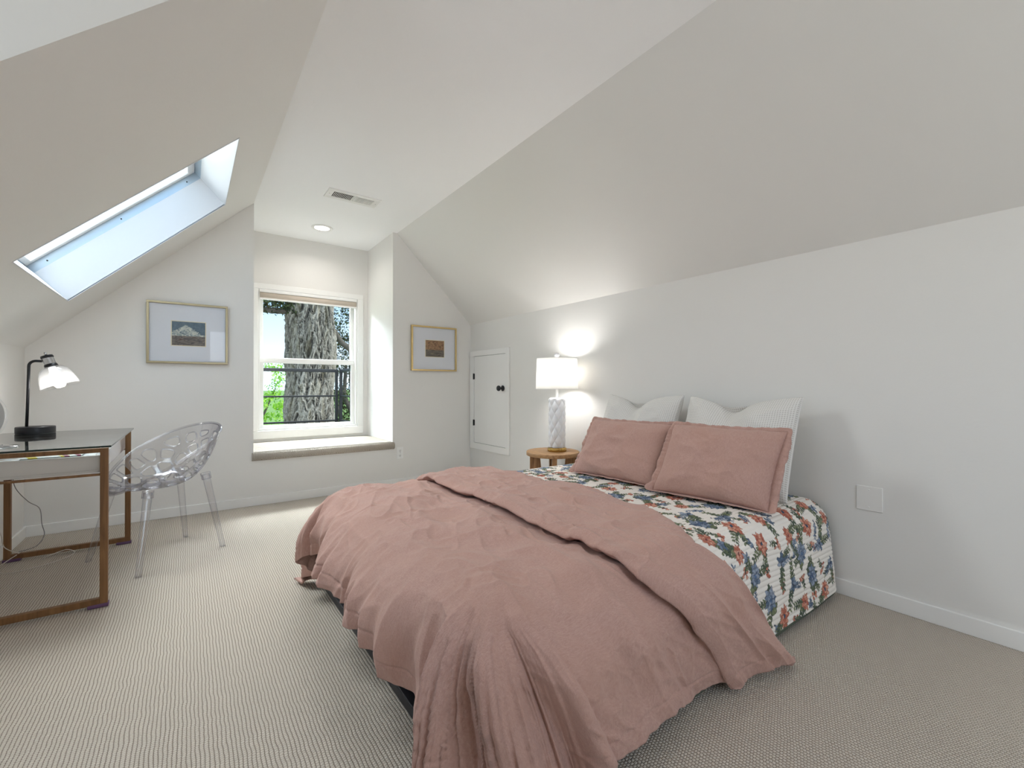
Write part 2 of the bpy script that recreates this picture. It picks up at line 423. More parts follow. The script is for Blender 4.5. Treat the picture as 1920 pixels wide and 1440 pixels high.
# ------------------------------------------------------------------ access door (door 1) in the right wall
d1o = sempty('door_1', (XR, 4.0, .33))
b = MB(); y0, y1, z0, z1 = 3.627, 4.392, .327, 1.420; py0, py1, pz0, pz1 = 3.690, 4.300, .398, 1.360
for a0, a1, e0, e1 in ((y0, y1, z0, pz0-.003), (y0, y1, pz1+.003, z1), (y0, py0-.003, pz0-.003, pz1+.003), (py1+.003, y1, pz0-.003, pz1+.003)):
    b.box(XR-.016, XR, a0, a1, e0, e1)
b.build('door_casing', M['trim'], d1o, bevel=.002)
b = MB(); b.box(XR-.010, XR+.01, py0, py1, pz0, pz1); dp = b.build('door_panel', M['trim'], d1o, bevel=.002)
b = MB(); b.box(XR-.0035, XR-.0005, py0-.004, py1+.004, pz0-.004, pz1+.004); b.build('door_gap', M['slot'], d1o)
for z in (1.137, .618):
    b = MB(); b.box(XR-.021, XR-.010, 4.292, 4.315, z-.032, z+.032); b.tube([(XR-.022, 4.3035, z-.034), (XR-.022, 4.3035, z+.034)], .004, 8); b.build('hinge', M['black'], d1o)
b = MB(); b.lathe([(0, 0), (.029, 0), (.030, .006), (.022, .010), (.012, .014), (.011, .032), (.018, .038), (.027, .046), (.029, .056), (.024, .066), (.010, .070), (0, .0705)], (XR-.010, 3.738, 1.006), 28, (-1, 0, 0)); b.build('door_knob', M['black'], d1o)

# ------------------------------------------------------------------ ceiling vent, recessed light, outlet, blank plate
t = thing('ceiling_vent', 'white rectangular air register with dark and light louvres on the flat ceiling', 'vent', (1.116, 3.79, ZC))
vx0, vx1, vy0, vy1 = .905, 1.328, 3.695, 3.888; ix0, ix1, iy0, iy1 = .955, 1.278, 3.738, 3.845
b = MB()
for r in ((vx0, vx1, vy0, iy0), (vx0, vx1, iy1, vy1), (vx0, ix0, iy0, iy1), (ix1, vx1, iy0, iy1), (1.1115, 1.1215, iy0, iy1)): b.box(*r, ZC-.008, ZC)
b.build('frame', M['trim'], t, bevel=.002)
b = MB(); b.box(ix0, ix1, iy0, iy1, ZC-.0022, ZC-.0006); b.build('backing', M['slot'], t)
for side in (-1, 1):
    b = MB(); xa, xb = (ix0+.004, 1.1115) if side < 0 else (1.1215, ix1-.004)
    N_ = 13
    for i in range(N_):
        x = xa+(i+.5)*(xb-xa)/N_; w = (xb-xa)/N_
        # tilted blade
        dx = side*w*.30
        b.face([(x-dx, iy0, ZC-.0025), (x-dx, iy1, ZC-.0025), (x+dx, iy1, ZC-.0115), (x+dx, iy0, ZC-.0115)])
        b.face([(x-dx+.0014, iy0, ZC-.0025), (x+dx+.0014, iy0, ZC-.0115), (x+dx+.0014, iy1, ZC-.0115), (x-dx+.0014, iy1, ZC-.0025)])
        lw_ = w*.20; b.face([(x+dx-lw_, iy0, ZC-.0116), (x+dx-lw_, iy1, ZC-.0116), (x+dx+lw_, iy1, ZC-.0116), (x+dx+lw_, iy0, ZC-.0116)])
    b.raw('louvres', M['trim'], t)
for x in (.928, 1.305):
    b = MB(); b.lathe([(0, -.0015), (.004, -.001), (.0042, 0)], (x, 3.792, ZC-.008), 12); b.build('screw', M['chrome'], t)

def emis(name, color, strength):
    b = NB(name); x = b.n('ShaderNodeEmission'); x.inputs[0].default_value = color; x.inputs[1].default_value = strength; return b.done(x.outputs[0])
M['lens'] = emis('lit_lens', (1, .97, .92, 1), 5)
def downlight(x, y, label, power, ang=1.0):
    t = thing('recessed_light', label, 'ceiling light', (x, y, ZC), 'added fill downlights' if y < 3 else None)
    b = MB(); b.lathe([(.068, -.004), (.072, -.007), (.098, -.006), (.102, 0)], (x, y, ZC), 48); b.build('trim_ring', M['trim'], t)
    b = MB(); b.lathe([(0, -.005), (.069, -.005)], (x, y, ZC), 48); b.raw('lens', M['lens'], t)
    lamp_light('bulb_light', 'AREA', (x, y, ZC-.012), power, (1, .95, .90), (0, 0, 0), t, shape='DISK', size=.13, spread=math.radians(150))
downlight(1.078, 4.69, 'round lit recessed ceiling light above the window alcove', 2.0)
for i, y in enumerate((1.0, -.6)):  # extra downlights added out of view to lift the near side
    downlight(1.1, y, 'added out-of-view recessed ceiling light filling the bed side of the room' if i == 0 else 'added out-of-view recessed ceiling light, fill near the rear wall', .8)

t = thing('wall_outlet', 'white duplex power outlet on the back wall beside the window seat', 'outlet', (1.7775, YB, .275))
b = MB(); b.box(1.743, 1.812, YB-.005, YB, .276, .398); b.build('cover_plate', M['white'], t, bevel=.003)
for z in (.313, .361):
    b = MB(); b.lathe([(0, .0075), (.0155, .0072), (.017, .004)], (1.7775, YB, z), 24, (0, -1, 0)); r = b.build('receptacle', M['white'], t)
    b = MB()
    for dx in (-.006, .006): b.box(1.7775+dx-.0012, 1.7775+dx+.0012, YB-.0082, YB-.0072, z-.001, z+.008)
    b.lathe([(0, .0082), (.003, .0080), (.003, .0070)], (1.7775, YB, z-.008), 10, (0, -1, 0))
    b.build('slot', M['slot'], r)
b = MB(); b.lathe([(0, .0065), (.003, .006), (.003, .004)], (1.7775, YB, .337), 10, (0, -1, 0)); b.build('screw', M['chrome'], t)
t = thing('blank_wall_plate', 'wall-coloured blank cover plate with two screws, right of the bed', 'wall plate', (XR, .707, .435))
b = MB(); b.box(XR-.006, XR, .655, .757, .436, .552); b.build('plate', M['platepaint'], t, bevel=.004, seg=3)
for z in (.453, .535):
    b = MB(); b.lathe([(0, .0085), (.003, .008), (.0036, .005)], (XR, .707, z), 12, (-1, 0, 0)); b.build('screw', M['platepaint'], t)

# ------------------------------------------------------------------ framed pictures on the back wall
def artmat(name, kind):
    b = NB(name); uv = b.uv(); s = b.n('ShaderNodeSeparateXYZ'); b.l(uv, s.inputs[0]); x, y = s.outputs[0], s.outputs[1]
    if kind == 0:      # snowy mountain over a dark plain
        st = b.n('ShaderNodeMapping'); st.inputs['Scale'].default_value = (1, 2.6, 1); b.l(uv, st.inputs[0])
        n1 = b.noise(uv, 7, 5, .6, 1.2); n2 = b.noise(st.outputs[0], 5, 5, .65, .8)
        peak = b.math('SUBTRACT', .86, b.math('MULTIPLY', b.math('ABSOLUTE', b.math('SUBTRACT', x, .42)), .75))
        peak = b.math('ADD', peak, b.math('MULTIPLY', b.math('SUBTRACT', n1, .5), .22))
        sky = b.mix(n1, srgb(40, 66, 88), srgb(116, 136, 146))
        snow = b.ramp(n1, [(.3, srgb(70, 92, 104)), (.45, srgb(150, 160, 160)), (.55, srgb(214, 214, 200)), (.62, srgb(110, 130, 132)), (.75, srgb(196, 200, 186))])
        plain_ = b.ramp(n2, [(.3, srgb(44, 52, 62)), (.45, srgb(90, 82, 78)), (.55, srgb(128, 120, 112)), (.62, srgb(70, 52, 44)), (.8, srgb(120, 74, 50))])
        c = b.mix(b.math('GREATER_THAN', y, peak), snow, sky)
        base = b.math('ADD', .40, b.math('MULTIPLY', b.math('SUBTRACT', n2, .5), .18))
        c = b.mix(b.math('LESS_THAN', y, base), c, plain_)
    else:              # brown woodland scene
        n1 = b.noise(uv, 9, 5, .65, 1.5); st = b.n('ShaderNodeMapping'); st.inputs['Scale'].default_value = (1, 4, 1); b.l(uv, st.inputs[0])
        n2 = b.noise(st.outputs[0], 4, 5, .6, .6)
        top = b.ramp(n1, [(.3, srgb(52, 40, 32)), (.45, srgb(120, 84, 52)), (.55, srgb(170, 132, 92)), (.65, srgb(86, 70, 58)), (.8, srgb(196, 176, 150))])
        low = b.ramp(n2, [(.3, srgb(44, 42, 42)), (.5, srgb(96, 88, 78)), (.65, srgb(130, 118, 100)), (.8, srgb(70, 50, 36))])
        c = b.mix(b.math('LESS_THAN', y, .42), top, low)
    return b.done(b.bsdf(c, .6))
M['mat_board'] = plain('white_mat_board', srgb(222, 224, 230), .8)
M['pglass'] = glassmat('picture_glass', (1, 1, 1, 1), 1.45, .9)
M['artedge'] = plain('cream_bevel', srgb(226, 216, 190), .7)
def picture(x0, x1, z0, z1, a, metal, art, label, tilt):
    cx, cz = (x0+x1)/2, (z0+z1)/2
    t = thing('framed_picture', label, 'picture', (cx, YB, cz))
    w, h, f = (x1-x0)/2, (z1-z0)/2, .0165
    R = Matrix.Translation((cx, YB, cz)) @ Matrix.Rotation(math.radians(tilt), 4, 'Y')
    b = MB()
    for r in ((-w, w, -h, -h+f), (-w, w, h-f, h), (-w, -w+f, -h+f, h-f), (w-f, w, -h+f, h-f)): b.box(r[0], r[1], -.030, -.002, r[2], r[3], M4=R)
    b.build('frame', metal, t, bevel=.002)
    b = MB(); b.box(-w+f, w-f, -.014, -.004, -h+f, h-f, M4=R); b.build('mat_board', M['mat_board'], t)
    ax0, ax1, az0, az1 = a[0]-cx, a[1]-cx, a[2]-cz, a[3]-cz
    b = MB(); b.box(ax0-.006, ax1+.006, -.0150, -.0140, az0-.006, az1+.006, M4=R); b.build('mat_bevel', M['artedge'], t)
    P = np.array([[tuple(R @ Vector((ax0+(ax1-ax0)*i, -.0156, az0+(az1-az0)*k))) for k in (0, 1)] for i in (0, 1)])
    uv = np.array([[(i, k) for k in (0, 1)] for i in (0, 1)], float); uv[..., 0] *= 1.0
    grid_obj('art_print', P, art, t, uv=uv)
    b = MB(); b.face([R @ Vector(p) for p in ((-w+f, -.020, -h+f), (w-f, -.020, -h+f), (w-f, -.020, h-f), (-w+f, -.020, h-f))]); b.raw('glass', M['pglass'], t)
M['champ'] = plain('champagne_metal', srgb(172, 160, 130), .32, .6)
M['gold'] = plain('pale_gold_metal', srgb(214, 186, 128), .28, .7)
picture(-.257, .268, 1.207, 1.689, (-.102, .114, 1.352, 1.540), M['champ'], artmat('mountain_print', 0), 'champagne-framed mountain print in a wide white mat, left of the window', 0)
picture(1.893, 2.428, 1.192, 1.673, (2.058, 2.275, 1.346, 1.521), M['gold'], artmat('woodland_print', 1), 'gold-framed small brown landscape print in a white mat, right of the alcove', .0)

# ------------------------------------------------------------------ bed: low frame, black base, mattress
BX0, BX1, BY0, BY1 = .555, 2.600, .885, 2.425     # footprint on the floor
t = thing('bed', 'queen bed on a low black metal frame with its head against the right wall', 'bed', (1.58, 1.655, 0))
b = MB()
for r in ((BX0, BX0+.035, BY0, BY1), (BX1-.035, BX1, BY0, BY1), (BX0, BX1, BY0, BY0+.035), (BX0, BX1, BY1-.035, BY1)): b.box(*r, .012, .050)
b.build('bed_frame', M['rail'], t, bevel=.004)
for x in (BX0+.06, BX1-.06):
    for y in (BY0+.06, BY1-.06):
        b = MB(); b.tube([(x, y, 0), (x, y, .014)], .022, 16); b.build('leg', M['black'], t)
b = MB(); b.box(BX0+.05, BX1-.01, BY0+.03, BY1-.03, .045, .215); b.build('box_base', M['blackfab'], t, bevel=.02)
M['tick'] = plain('mattress_ticking', srgb(232, 230, 226), .85)
b = MB(); b.box(BX0+.06, BX1-.015, BY0+.035, BY1-.035, .215, .425); b.build('mattress', M['tick'], t, bevel=.06, seg=4)
b = MB(); b.lathe([(0, .052), (.020, .051), (.024, .044), (.020, .030), (.022, .012), (.016, .008)], (BX0+.006, BY1-.02, 0), 20); b.build('corner_cap', M['chrome'], t)

# ------------------------------------------------------------------ floral quilt (painted grid, channel quilting)
def drape(L0, r, ztop, q, y_edge, sgn, flare, zmin=.022):
    """arc-length q beyond the edge start -> (outward offset, z)"""
    s_ = np.maximum(q, 0); a = np.minimum(s_/r, PI/2); rest = np.maximum(s_-r*PI/2, 0)
    out = r*np.sin(a)+rest*flare; z = ztop-r*(1-np.cos(a))-rest*math.sqrt(1-flare*flare)
    return out, z
qx0, qx1 = 1.16, 2.606
q_r, q_top = .115, .462
ycn, ycf = .955, 2.345
drop = q_top-q_r-.030
Lside = q_r*PI/2+drop/.995
Ltop = ycf-ycn
res = .0026
nxq, nvq = int((qx1-qx0)/res), int((2*Lside+Ltop)/res)
xs = np.linspace(qx0, qx1, nxq); vv = np.linspace(0, 2*Lside+Ltop, nvq)
Xg, Vg = np.meshgrid(xs, vv, indexing='ij')
qn = np.maximum(Lside-Vg, 0); qf = np.maximum(Vg-Lside-Ltop, 0)
on, zn = drape(0, q_r, q_top, qn, ycn, -1, .10); of, zf = drape(0, q_r, q_top, qf, ycf, 1, .10)
Yg = np.clip(Vg-Lside, 0, Ltop)+ycn-on+of
Zg = np.where(qn > 0, zn, np.where(qf > 0, zf, q_top))
# canvas painting
rng = np.random.RandomState(11)
can = np.empty((nxq, nvq, 3)); can[:] = srgb(236, 230, 222)[:3]
def stamp(cx, cv, a, bb, ang, colr, edge, shape=1.0):
    R_ = max(a, bb)*1.15
    i0, i1 = np.searchsorted(xs, (cx-R_, cx+R_)); j0, j1 = np.searchsorted(vv, (cv-R_, cv+R_))
    if i1-i0 < 2 or j1-j0 < 2: return
    dx = Xg[i0:i1, j0:j1]-cx; dv = Vg[i0:i1, j0:j1]-cv
    u = (dx*math.cos(ang)+dv*math.sin(ang))/a; w = (-dx*math.sin(ang)+dv*math.cos(ang))/bb
    w = w/np.maximum(.15, 1-shape*.5*np.clip(u+.2, -1, 1)**2)
    n_ = vnoise(dx*260+cx*91, dv*260+cv*57, 5)*.14
    d = u*u+w*w+n_
    m = d < 1; k_ = np.clip((d-.55)/.3, 0, 1)[..., None]
    sh = (1+.22*vnoise(u*4+cx*9, w*1.2, 3))[..., None]
    c_ = (np.array(colr[:3])*(1-k_)+np.array(edge[:3])*k_)*sh
    can[i0:i1, j0:j1][m] = c_[m]
CORAL = [srgb(200, 136, 114), srgb(180, 104, 84), srgb(214, 162, 140)]; RUST = srgb(128, 60, 48)
BLUE = [srgb(122, 137, 157), srgb(86, 104, 128), srgb(152, 163, 180)]; NAVY = srgb(46, 58, 78)
GREEN = [srgb(102, 112, 84), srgb(122, 130, 98), srgb(78, 92, 76)]; DGREEN = srgb(50, 62, 52)
def pick(L): return L[rng.randint(len(L))]
def curve_stem(x0, v0, x1, v1, col_):
    bx, bv = (x0+x1)/2+rng.uniform(-.03, .03), (v0+v1)/2+rng.uniform(-.03, .03)
    n_ = max(8, int(math.hypot(x1-x0, v1-v0)/.004))
    for i in range(n_):
        f = i/n_; x = (1-f)**2*x0+2*f*(1-f)*bx+f*f*x1; v = (1-f)**2*v0+2*f*(1-f)*bv+f*f*v1
        stamp(x, v, .0042, .0036, 0, col_, col_, 0)
def flower(x, v, R_, pal, ed, centre):
    for ring, (n_, rr, ln) in enumerate(((9, .62, .42), (8, .42, .36), (6, .22, .28))):
        for i in range(n_):
            a = 2*PI*(i+.5*ring+rng.uniform(-.2, .2))/n_; k_ = R_*rng.uniform(.85, 1.12)
            stamp(x+math.cos(a)*k_*rr, v+math.sin(a)*k_*rr*1.15, k_*ln, k_*ln*.62, a, pick(pal), ed)
    for i in range(5): stamp(x+rng.uniform(-.1, .1)*R_, v+rng.uniform(-.1, .1)*R_, R_*.14, R_*.12, 0, centre, NAVY, 0)
def leafspray(x, v, ang, ln, pal, ed, n_=6, wid=.016):
    x1, v1 = x+math.cos(ang)*ln, v+math.sin(ang)*ln
    curve_stem(x, v, x1, v1, ed)
    for i in range(n_):
        f = (i+1)/n_
        for sg in (-1, 1):
            a = ang+sg*.8; stamp(x+(x1-x)*f+math.cos(a)*wid*.8, v+(v1-v)*f+math.sin(a)*wid*.8, wid*(1.25-.5*f), wid*.5*(1.25-.5*f), a, pick(pal), ed)
def lobed(x, v, R_, ang, pal, ed):
    for i, a in enumerate((-2.0, -1.1, 0, 1.1, 2.0)):
        l_ = R_*(.62, .8, 1, .8, .62)[i]; stamp(x+math.cos(ang+a)*l_*.5, v+math.sin(ang+a)*l_*.5, l_*.55, l_*.27, ang+a, pick(pal), ed)
sx_, sv_ = .205, .205
ci = 0
for i in range(-1, 9):
    for j2 in range(-1, 24):
        x = qx0+i*sx_+(j2 % 2)*sx_*.5+rng.uniform(-.015, .015); v = j2*sv_*.5+.055+rng.uniform(-.012, .012)
        kind = (i*2+j2*3+(j2//2)) % 4
        for a in (rng.uniform(0, 6.28), rng.uniform(0, 6.28)):
            leafspray(x, v, a, rng.uniform(.07, .10), GREEN, DGREEN, 5, .015)
        if kind == 0: flower(x, v, .044, CORAL, RUST, srgb(58, 80, 104))
        elif kind == 1:
            for q in range(4): stamp(x+rng.uniform(-.03, .03), v+rng.uniform(-.04, .04), .034, .02, rng.uniform(0, 3), pick(GREEN), DGREEN)
            flower(x, v, .046, BLUE, NAVY, srgb(92, 118, 156))
        elif kind == 2: flower(x, v, .034, CORAL, RUST, srgb(150, 70, 56)); lobed(x+.045, v-.03, .036, rng.uniform(0, 6.28), BLUE, NAVY)
        else: lobed(x, v, .050, rng.uniform(0, 6.28), BLUE, NAVY); leafspray(x, v, rng.uniform(0, 6), .07, BLUE, NAVY, 4, .013)
        # small filler motifs
        fx, fv = x+sx_*.5+rng.uniform(-.02, .02), v+rng.uniform(-.03, .03)
        if rng.rand() < .75:
            for q in range(7): stamp(fx+rng.uniform(-.02, .02), fv+rng.uniform(-.02, .02), .009, .008, 0, pick(CORAL), RUST, 0)
            leafspray(fx, fv, rng.uniform(0, 6.28), .045, GREEN, DGREEN, 3, .011)
        else: leafspray(fx, fv, rng.uniform(0, 6.28), .075, BLUE, NAVY, 5, .012)
# green hem binding
hem = (Vg < .012) | (Vg > 2*Lside+Ltop-.012) | (Xg > qx1-.010)
can[hem] = srgb(74, 82, 70)[:3]
ch = .0205
puff = (np.abs(np.sin(Vg/ch*PI+vnoise(Xg*9, Vg*3)*.35))**.6)*.0042+fbm(Xg*5, Vg*5, 9, 3)*.0035
puff = np.where(hem, .001, puff)
# surface normal in the y-z plane
ny_ = np.where(qn > 0, -np.sin(np.minimum(qn/q_r, PI/2)), np.where(qf > 0, np.sin(np.minimum(qf/q_r, PI/2)), 0)); nz_ = np.sqrt(np.maximum(0, 1-ny_**2))
slack = fbm(Xg*2.2, Vg*2.2, 31, 3)*.010*np.clip(np.maximum(qn, qf)*4, 0, 1)
Yq = Yg+ny_*(puff+slack); Zq = Zg+nz_*puff
# head end rolls down slightly at the wall; near head corner rounds off
hc = np.clip((Xg-2.50)/.106, 0, 1)
Zq = Zq-.028*hc**2*(Zg > .1)*np.clip((Zq-.1)/.2, 0, 1); 
Yq = Yq+np.where(qn > .0, 1, 0)*np.clip(qn/.1, 0, 1)*.030*hc**2
P = np.stack([Xg-.006*hc, Yq, np.maximum(Zq, .006)], -1)
b = NB('floral_quilt'); at = b.n('ShaderNodeAttribute'); at.attribute_name = 'Col'
o_ = b.obj(); M['quilt'] = b.done(b.bsdf(at.outputs['Color'], .85, 0, b.bump(b.noise(o_, 380, 2), .15, .001)))
quilt = grid_obj('floral_quilt', P, M['quilt'], None, col=can)
tag(quilt, 'white quilt printed with coral, blue and green flowers spread over the bed', 'quilt')

# ------------------------------------------------------------------ pink duvet
def linen(name, c1, c2, c3):
    b = NB(name); o = b.obj(); mp = b.n('ShaderNodeMapping'); mp.inputs['Scale'].default_value = (1, 9, 1); b.l(o, mp.inputs[0])
    mq = b.n('ShaderNodeMapping'); mq.inputs['Scale'].default_value = (9, 1, 9); b.l(o, mq.inputs[0])
    n1 = b.noise(mp.outputs[0], 70, 3, .6); n2 = b.noise(mq.outputs[0], 70, 3, .6); n3 = b.noise(o, 5, 4, .6)
    f = b.math('ADD', b.math('MULTIPLY', n1, .5), b.math('MULTIPLY', n2, .5))
    c = b.mix(b.ramp(f, [(.38, (0, 0, 0, 1)), (.62, (1, 1, 1, 1))]), c1, c2)
    c = b.mix(b.math('MULTIPLY', b.ramp(n3, [(.4, (0, 0, 0, 1)), (.7, (1, 1, 1, 1))]), .5), c, c3)
    h = b.math('ADD', f, b.math('MULTIPLY', b.noise(o, 22, 6, .7, 1.2), 2.2))
    return b.done(b.bsdf(c, .9, 0, b.bump(h, .35, .0035), Sheen_Weight=.12, Sheen_Roughness=.5))
M['pink'] = linen('dusty_pink_linen', srgb(174, 136, 126), srgb(194, 158, 146), srgb(184, 144, 129))
EXF, EYN, EYF = .678, .985, 2.315      # where the rounding starts: foot, near, far
RR = .185
def ridge(x): return (1-np.abs(x))
def sheet(p, q, ztop, thick, skew, hemz, front=None):
    """flat cloth coordinates (p along bed, q across) -> draped position"""
    dx = np.maximum(EXF-p, 0); dyn = np.maximum(EYN-q, 0); dyf = np.maximum(q-EYF, 0); dy = dyn+dyf
    d = np.hypot(dx, dy); dd = np.maximum(d, 1e-6); ux_ = -dx/dd; uy_ = (-(dyn)+dyf)/dd
    rad = RR+thick
    ang = np.minimum(d/rad, PI/2); rest = np.maximum(d-rad*PI/2, 0)
    per = np.where(dx > 0, np.where(dy > 0, 0, 0), 0)
    # perimeter coordinate for pleats
    phi = np.arctan2(dy, dx+1e-9)
    wq = q*np.cos(phi)**2+(3.0-p)*np.sin(phi)**2*np.sign(q-1.6)+phi*.35*np.sign(q-1.6)
    grow = np.clip(d/.34, 0, 1)**1.4
    pl = np.zeros_like(d)
    for k_, (fr, am, sd) in enumerate(((4.6, .034, 1), (8.5, .026, 2), (17, .009, 4))):
        n_ = vnoise(wq*fr+.6*vnoise(d*3, wq*2, 7), d*1.3+sd*5.1, 40+sd); pl += am*(1-2*np.abs(n_)*1.15)
    foot = np.clip(dx/(dy+dx+1e-6), 0, 1)
    s2 = np.clip(2*np.sqrt(dx*dy)/(dx+dy+1e-6), 0, 1)
    amp = grow*(.52+.60*foot)*(1-.55*s2)
    crease = np.clip((d-.02)/.12, 0, 1)*np.clip(1.25-d/.5, 0, 1)*.019*(1-2*np.abs(vnoise(wq*7+d*1.2, d*2.2, 55)))**3*foot*(1-.8*s2)
    pl = pl*1.0; lobes = .045*s2*grow*np.cos(phi*8.5+.6*vnoise(d*3, phi*2, 5))
    out = rad*np.sin(ang)+rest*.10+pl*amp+crease+lobes
    z = ztop+thick-rad*(1-np.cos(ang))-rest*.985
    bx = np.maximum(p, EXF); by = np.clip(q, EYN, EYF)
    X = bx+ux_*out; Y = by+uy_*out
    # lower limit: cloth that reaches the carpet spreads outward on it
    low = .020+thick*.2; ex = np.maximum(low-z, 0); z = np.maximum(z, low)
    X = X+ux_*ex*.55; Y = Y+uy_*ex*.55
    X = X+skew*np.clip(dyn-.14, 0, 1)
    # soft swelling and creases on top
    top = np.cos(ang)
    z = z+top*(.024*fbm(p*2.2, q*1.9, 51, 3)+.0085*(1-2*np.abs(vnoise(p*7+vnoise(q*4, p*3, 3), q*5, 61)))+.0045*(1-2*np.abs(vnoise(p*20, q*13+vnoise(p*9, q*9, 4), 71)))+.016*np.exp(-((p-.93)/.10)**2)*(1-2*np.abs(vnoise(q*6+p*3, p*6, 72)))+.006*(1-2*np.abs(vnoise(p*11-q*5, q*9+p*4, 73)))**2)
    out2 = (1-top)*.0035*(1-2*np.abs(vnoise(q*22+p*16+d*4, p*14+d*7, 81)))
    X = X+ux_*out2; Y = Y+uy_*out2
    return X, Y, z
def skirt(P, th):
    """close a sheet into a padded duvet: second surface slightly inside, joined at the rim"""
    return P
def edge_len(zh, ztop, thick):
    rad = RR+thick; return rad*PI/2+(ztop+thick-rad-zh)/.985
ZT = .478
nu, nv = 330, 520
# lower layer
qa = EYN-edge_len(.085, ZT, .02); qb = EYF+edge_len(.12, ZT, .02)
pu = np.linspace(0, 1, nu)[:, None]; qv = np.linspace(0, 1, nv)[None, :]
Q = qa+(qb-qa)*qv+0*pu
hemvar = .020*vnoise(Q*6, Q*0, 91)+.10*np.clip((1.30-Q)*2.5, 0, 1)+.09*np.clip((Q-2.22)*3.5, 0, 1)
p0 = EXF-edge_len(.250, ZT, .02)-hemvar
# rounded hem corners keep the far corner from trailing
Pp = p0+(1.30-p0)*pu
sink = np.clip((Pp-.97)/.10, 0, 1)
X, Y, Z = sheet(Pp, Q, ZT, .020-.020*sink, .50, .1)
def hemfx(X, Y, Z, dist, along, cx=1.6, cy=1.65):
    g_ = -.0035*np.exp(-((dist-.052)/.004)**2)+np.clip(1-dist/.05, 0, 1)*(.005*vnoise(along*22, dist*8, 3)+.002*vnoise(along*60, dist*8, 6))
    vx, vy = X-cx, Y-cy; L_ = np.hypot(vx, vy)+1e-6
    return X+vx/L_*g_, Y+vy/L_*g_, Z
dist = np.minimum(Pp-p0, np.minimum(Q-qa, qb-Q)); X, Y, Z = hemfx(X, Y, Z, dist, np.where(Pp-p0 < np.minimum(Q-qa, qb-Q), Q, Pp))
low = np.stack([X, Y, Z], -1)
# upper layer: from the turned hem edge (p=1.07) to the crease (p=1.60), then rolling back under
TH = .052
qa2 = EYN-edge_len(.035, ZT, TH); qb2 = EYF+edge_len(.30, ZT, TH)
Q2 = qa2+(qb2-qa2)*qv+0*pu
u_ = pu+0*qv
pf = 1.078+.012*vnoise(Q2*5, Q2*0, 12)+.010*vnoise(Q2*14, Q2*0, 13)
pb = 1.585-.16*np.clip((EYN+.22-Q2)/.34, 0, 1)-.02*vnoise(Q2*3, Q2*0, 14)
# profile along u: front lip under -> over the top -> crease -> under
f1, f2 = .06, .90
prog = np.clip((u_-f1)/(f2-f1), 0, 1)
P2 = pf+(pb-pf)*prog
thk = TH*np.minimum(1, (np.maximum(prog, 0)/.06)**.5*.55+.45)*np.minimum(1, np.sqrt(np.maximum(1-np.clip((prog-.86)/.14, 0, 1)**2*.75, .02)))
# front underside tuck
front = np.clip((f1-u_)/f1, 0, 1); back = np.clip((u_-f2)/(1-f2), 0, 1)
P2 = P2+front*.035-back*.05
thk = thk*(1-front*.62)*(1-back*.75)
X, Y, Z = sheet(P2, Q2, ZT, thk, .82, .03); X, Y, Z = hemfx(X, Y, Z, np.minimum(Q2-qa2, qb2-Q2), P2)
up = np.stack([X, Y, Z], -1)
duv = thing('duvet', 'dusty pink linen duvet folded back across the foot half of the bed', 'duvet', (1.0, 1.6, .5))
lo = grid_obj('lower_layer', low, M['pink'], duv); uo = grid_obj('folded_layer', up, M['pink'], duv)
for o in (lo,):
    m = o.modifiers.new('th', 'SOLIDIFY'); m.thickness = .010; m.offset = -1
m = uo.modifiers.new('th', 'SOLIDIFY'); m.thickness = .008; m.offset = -1

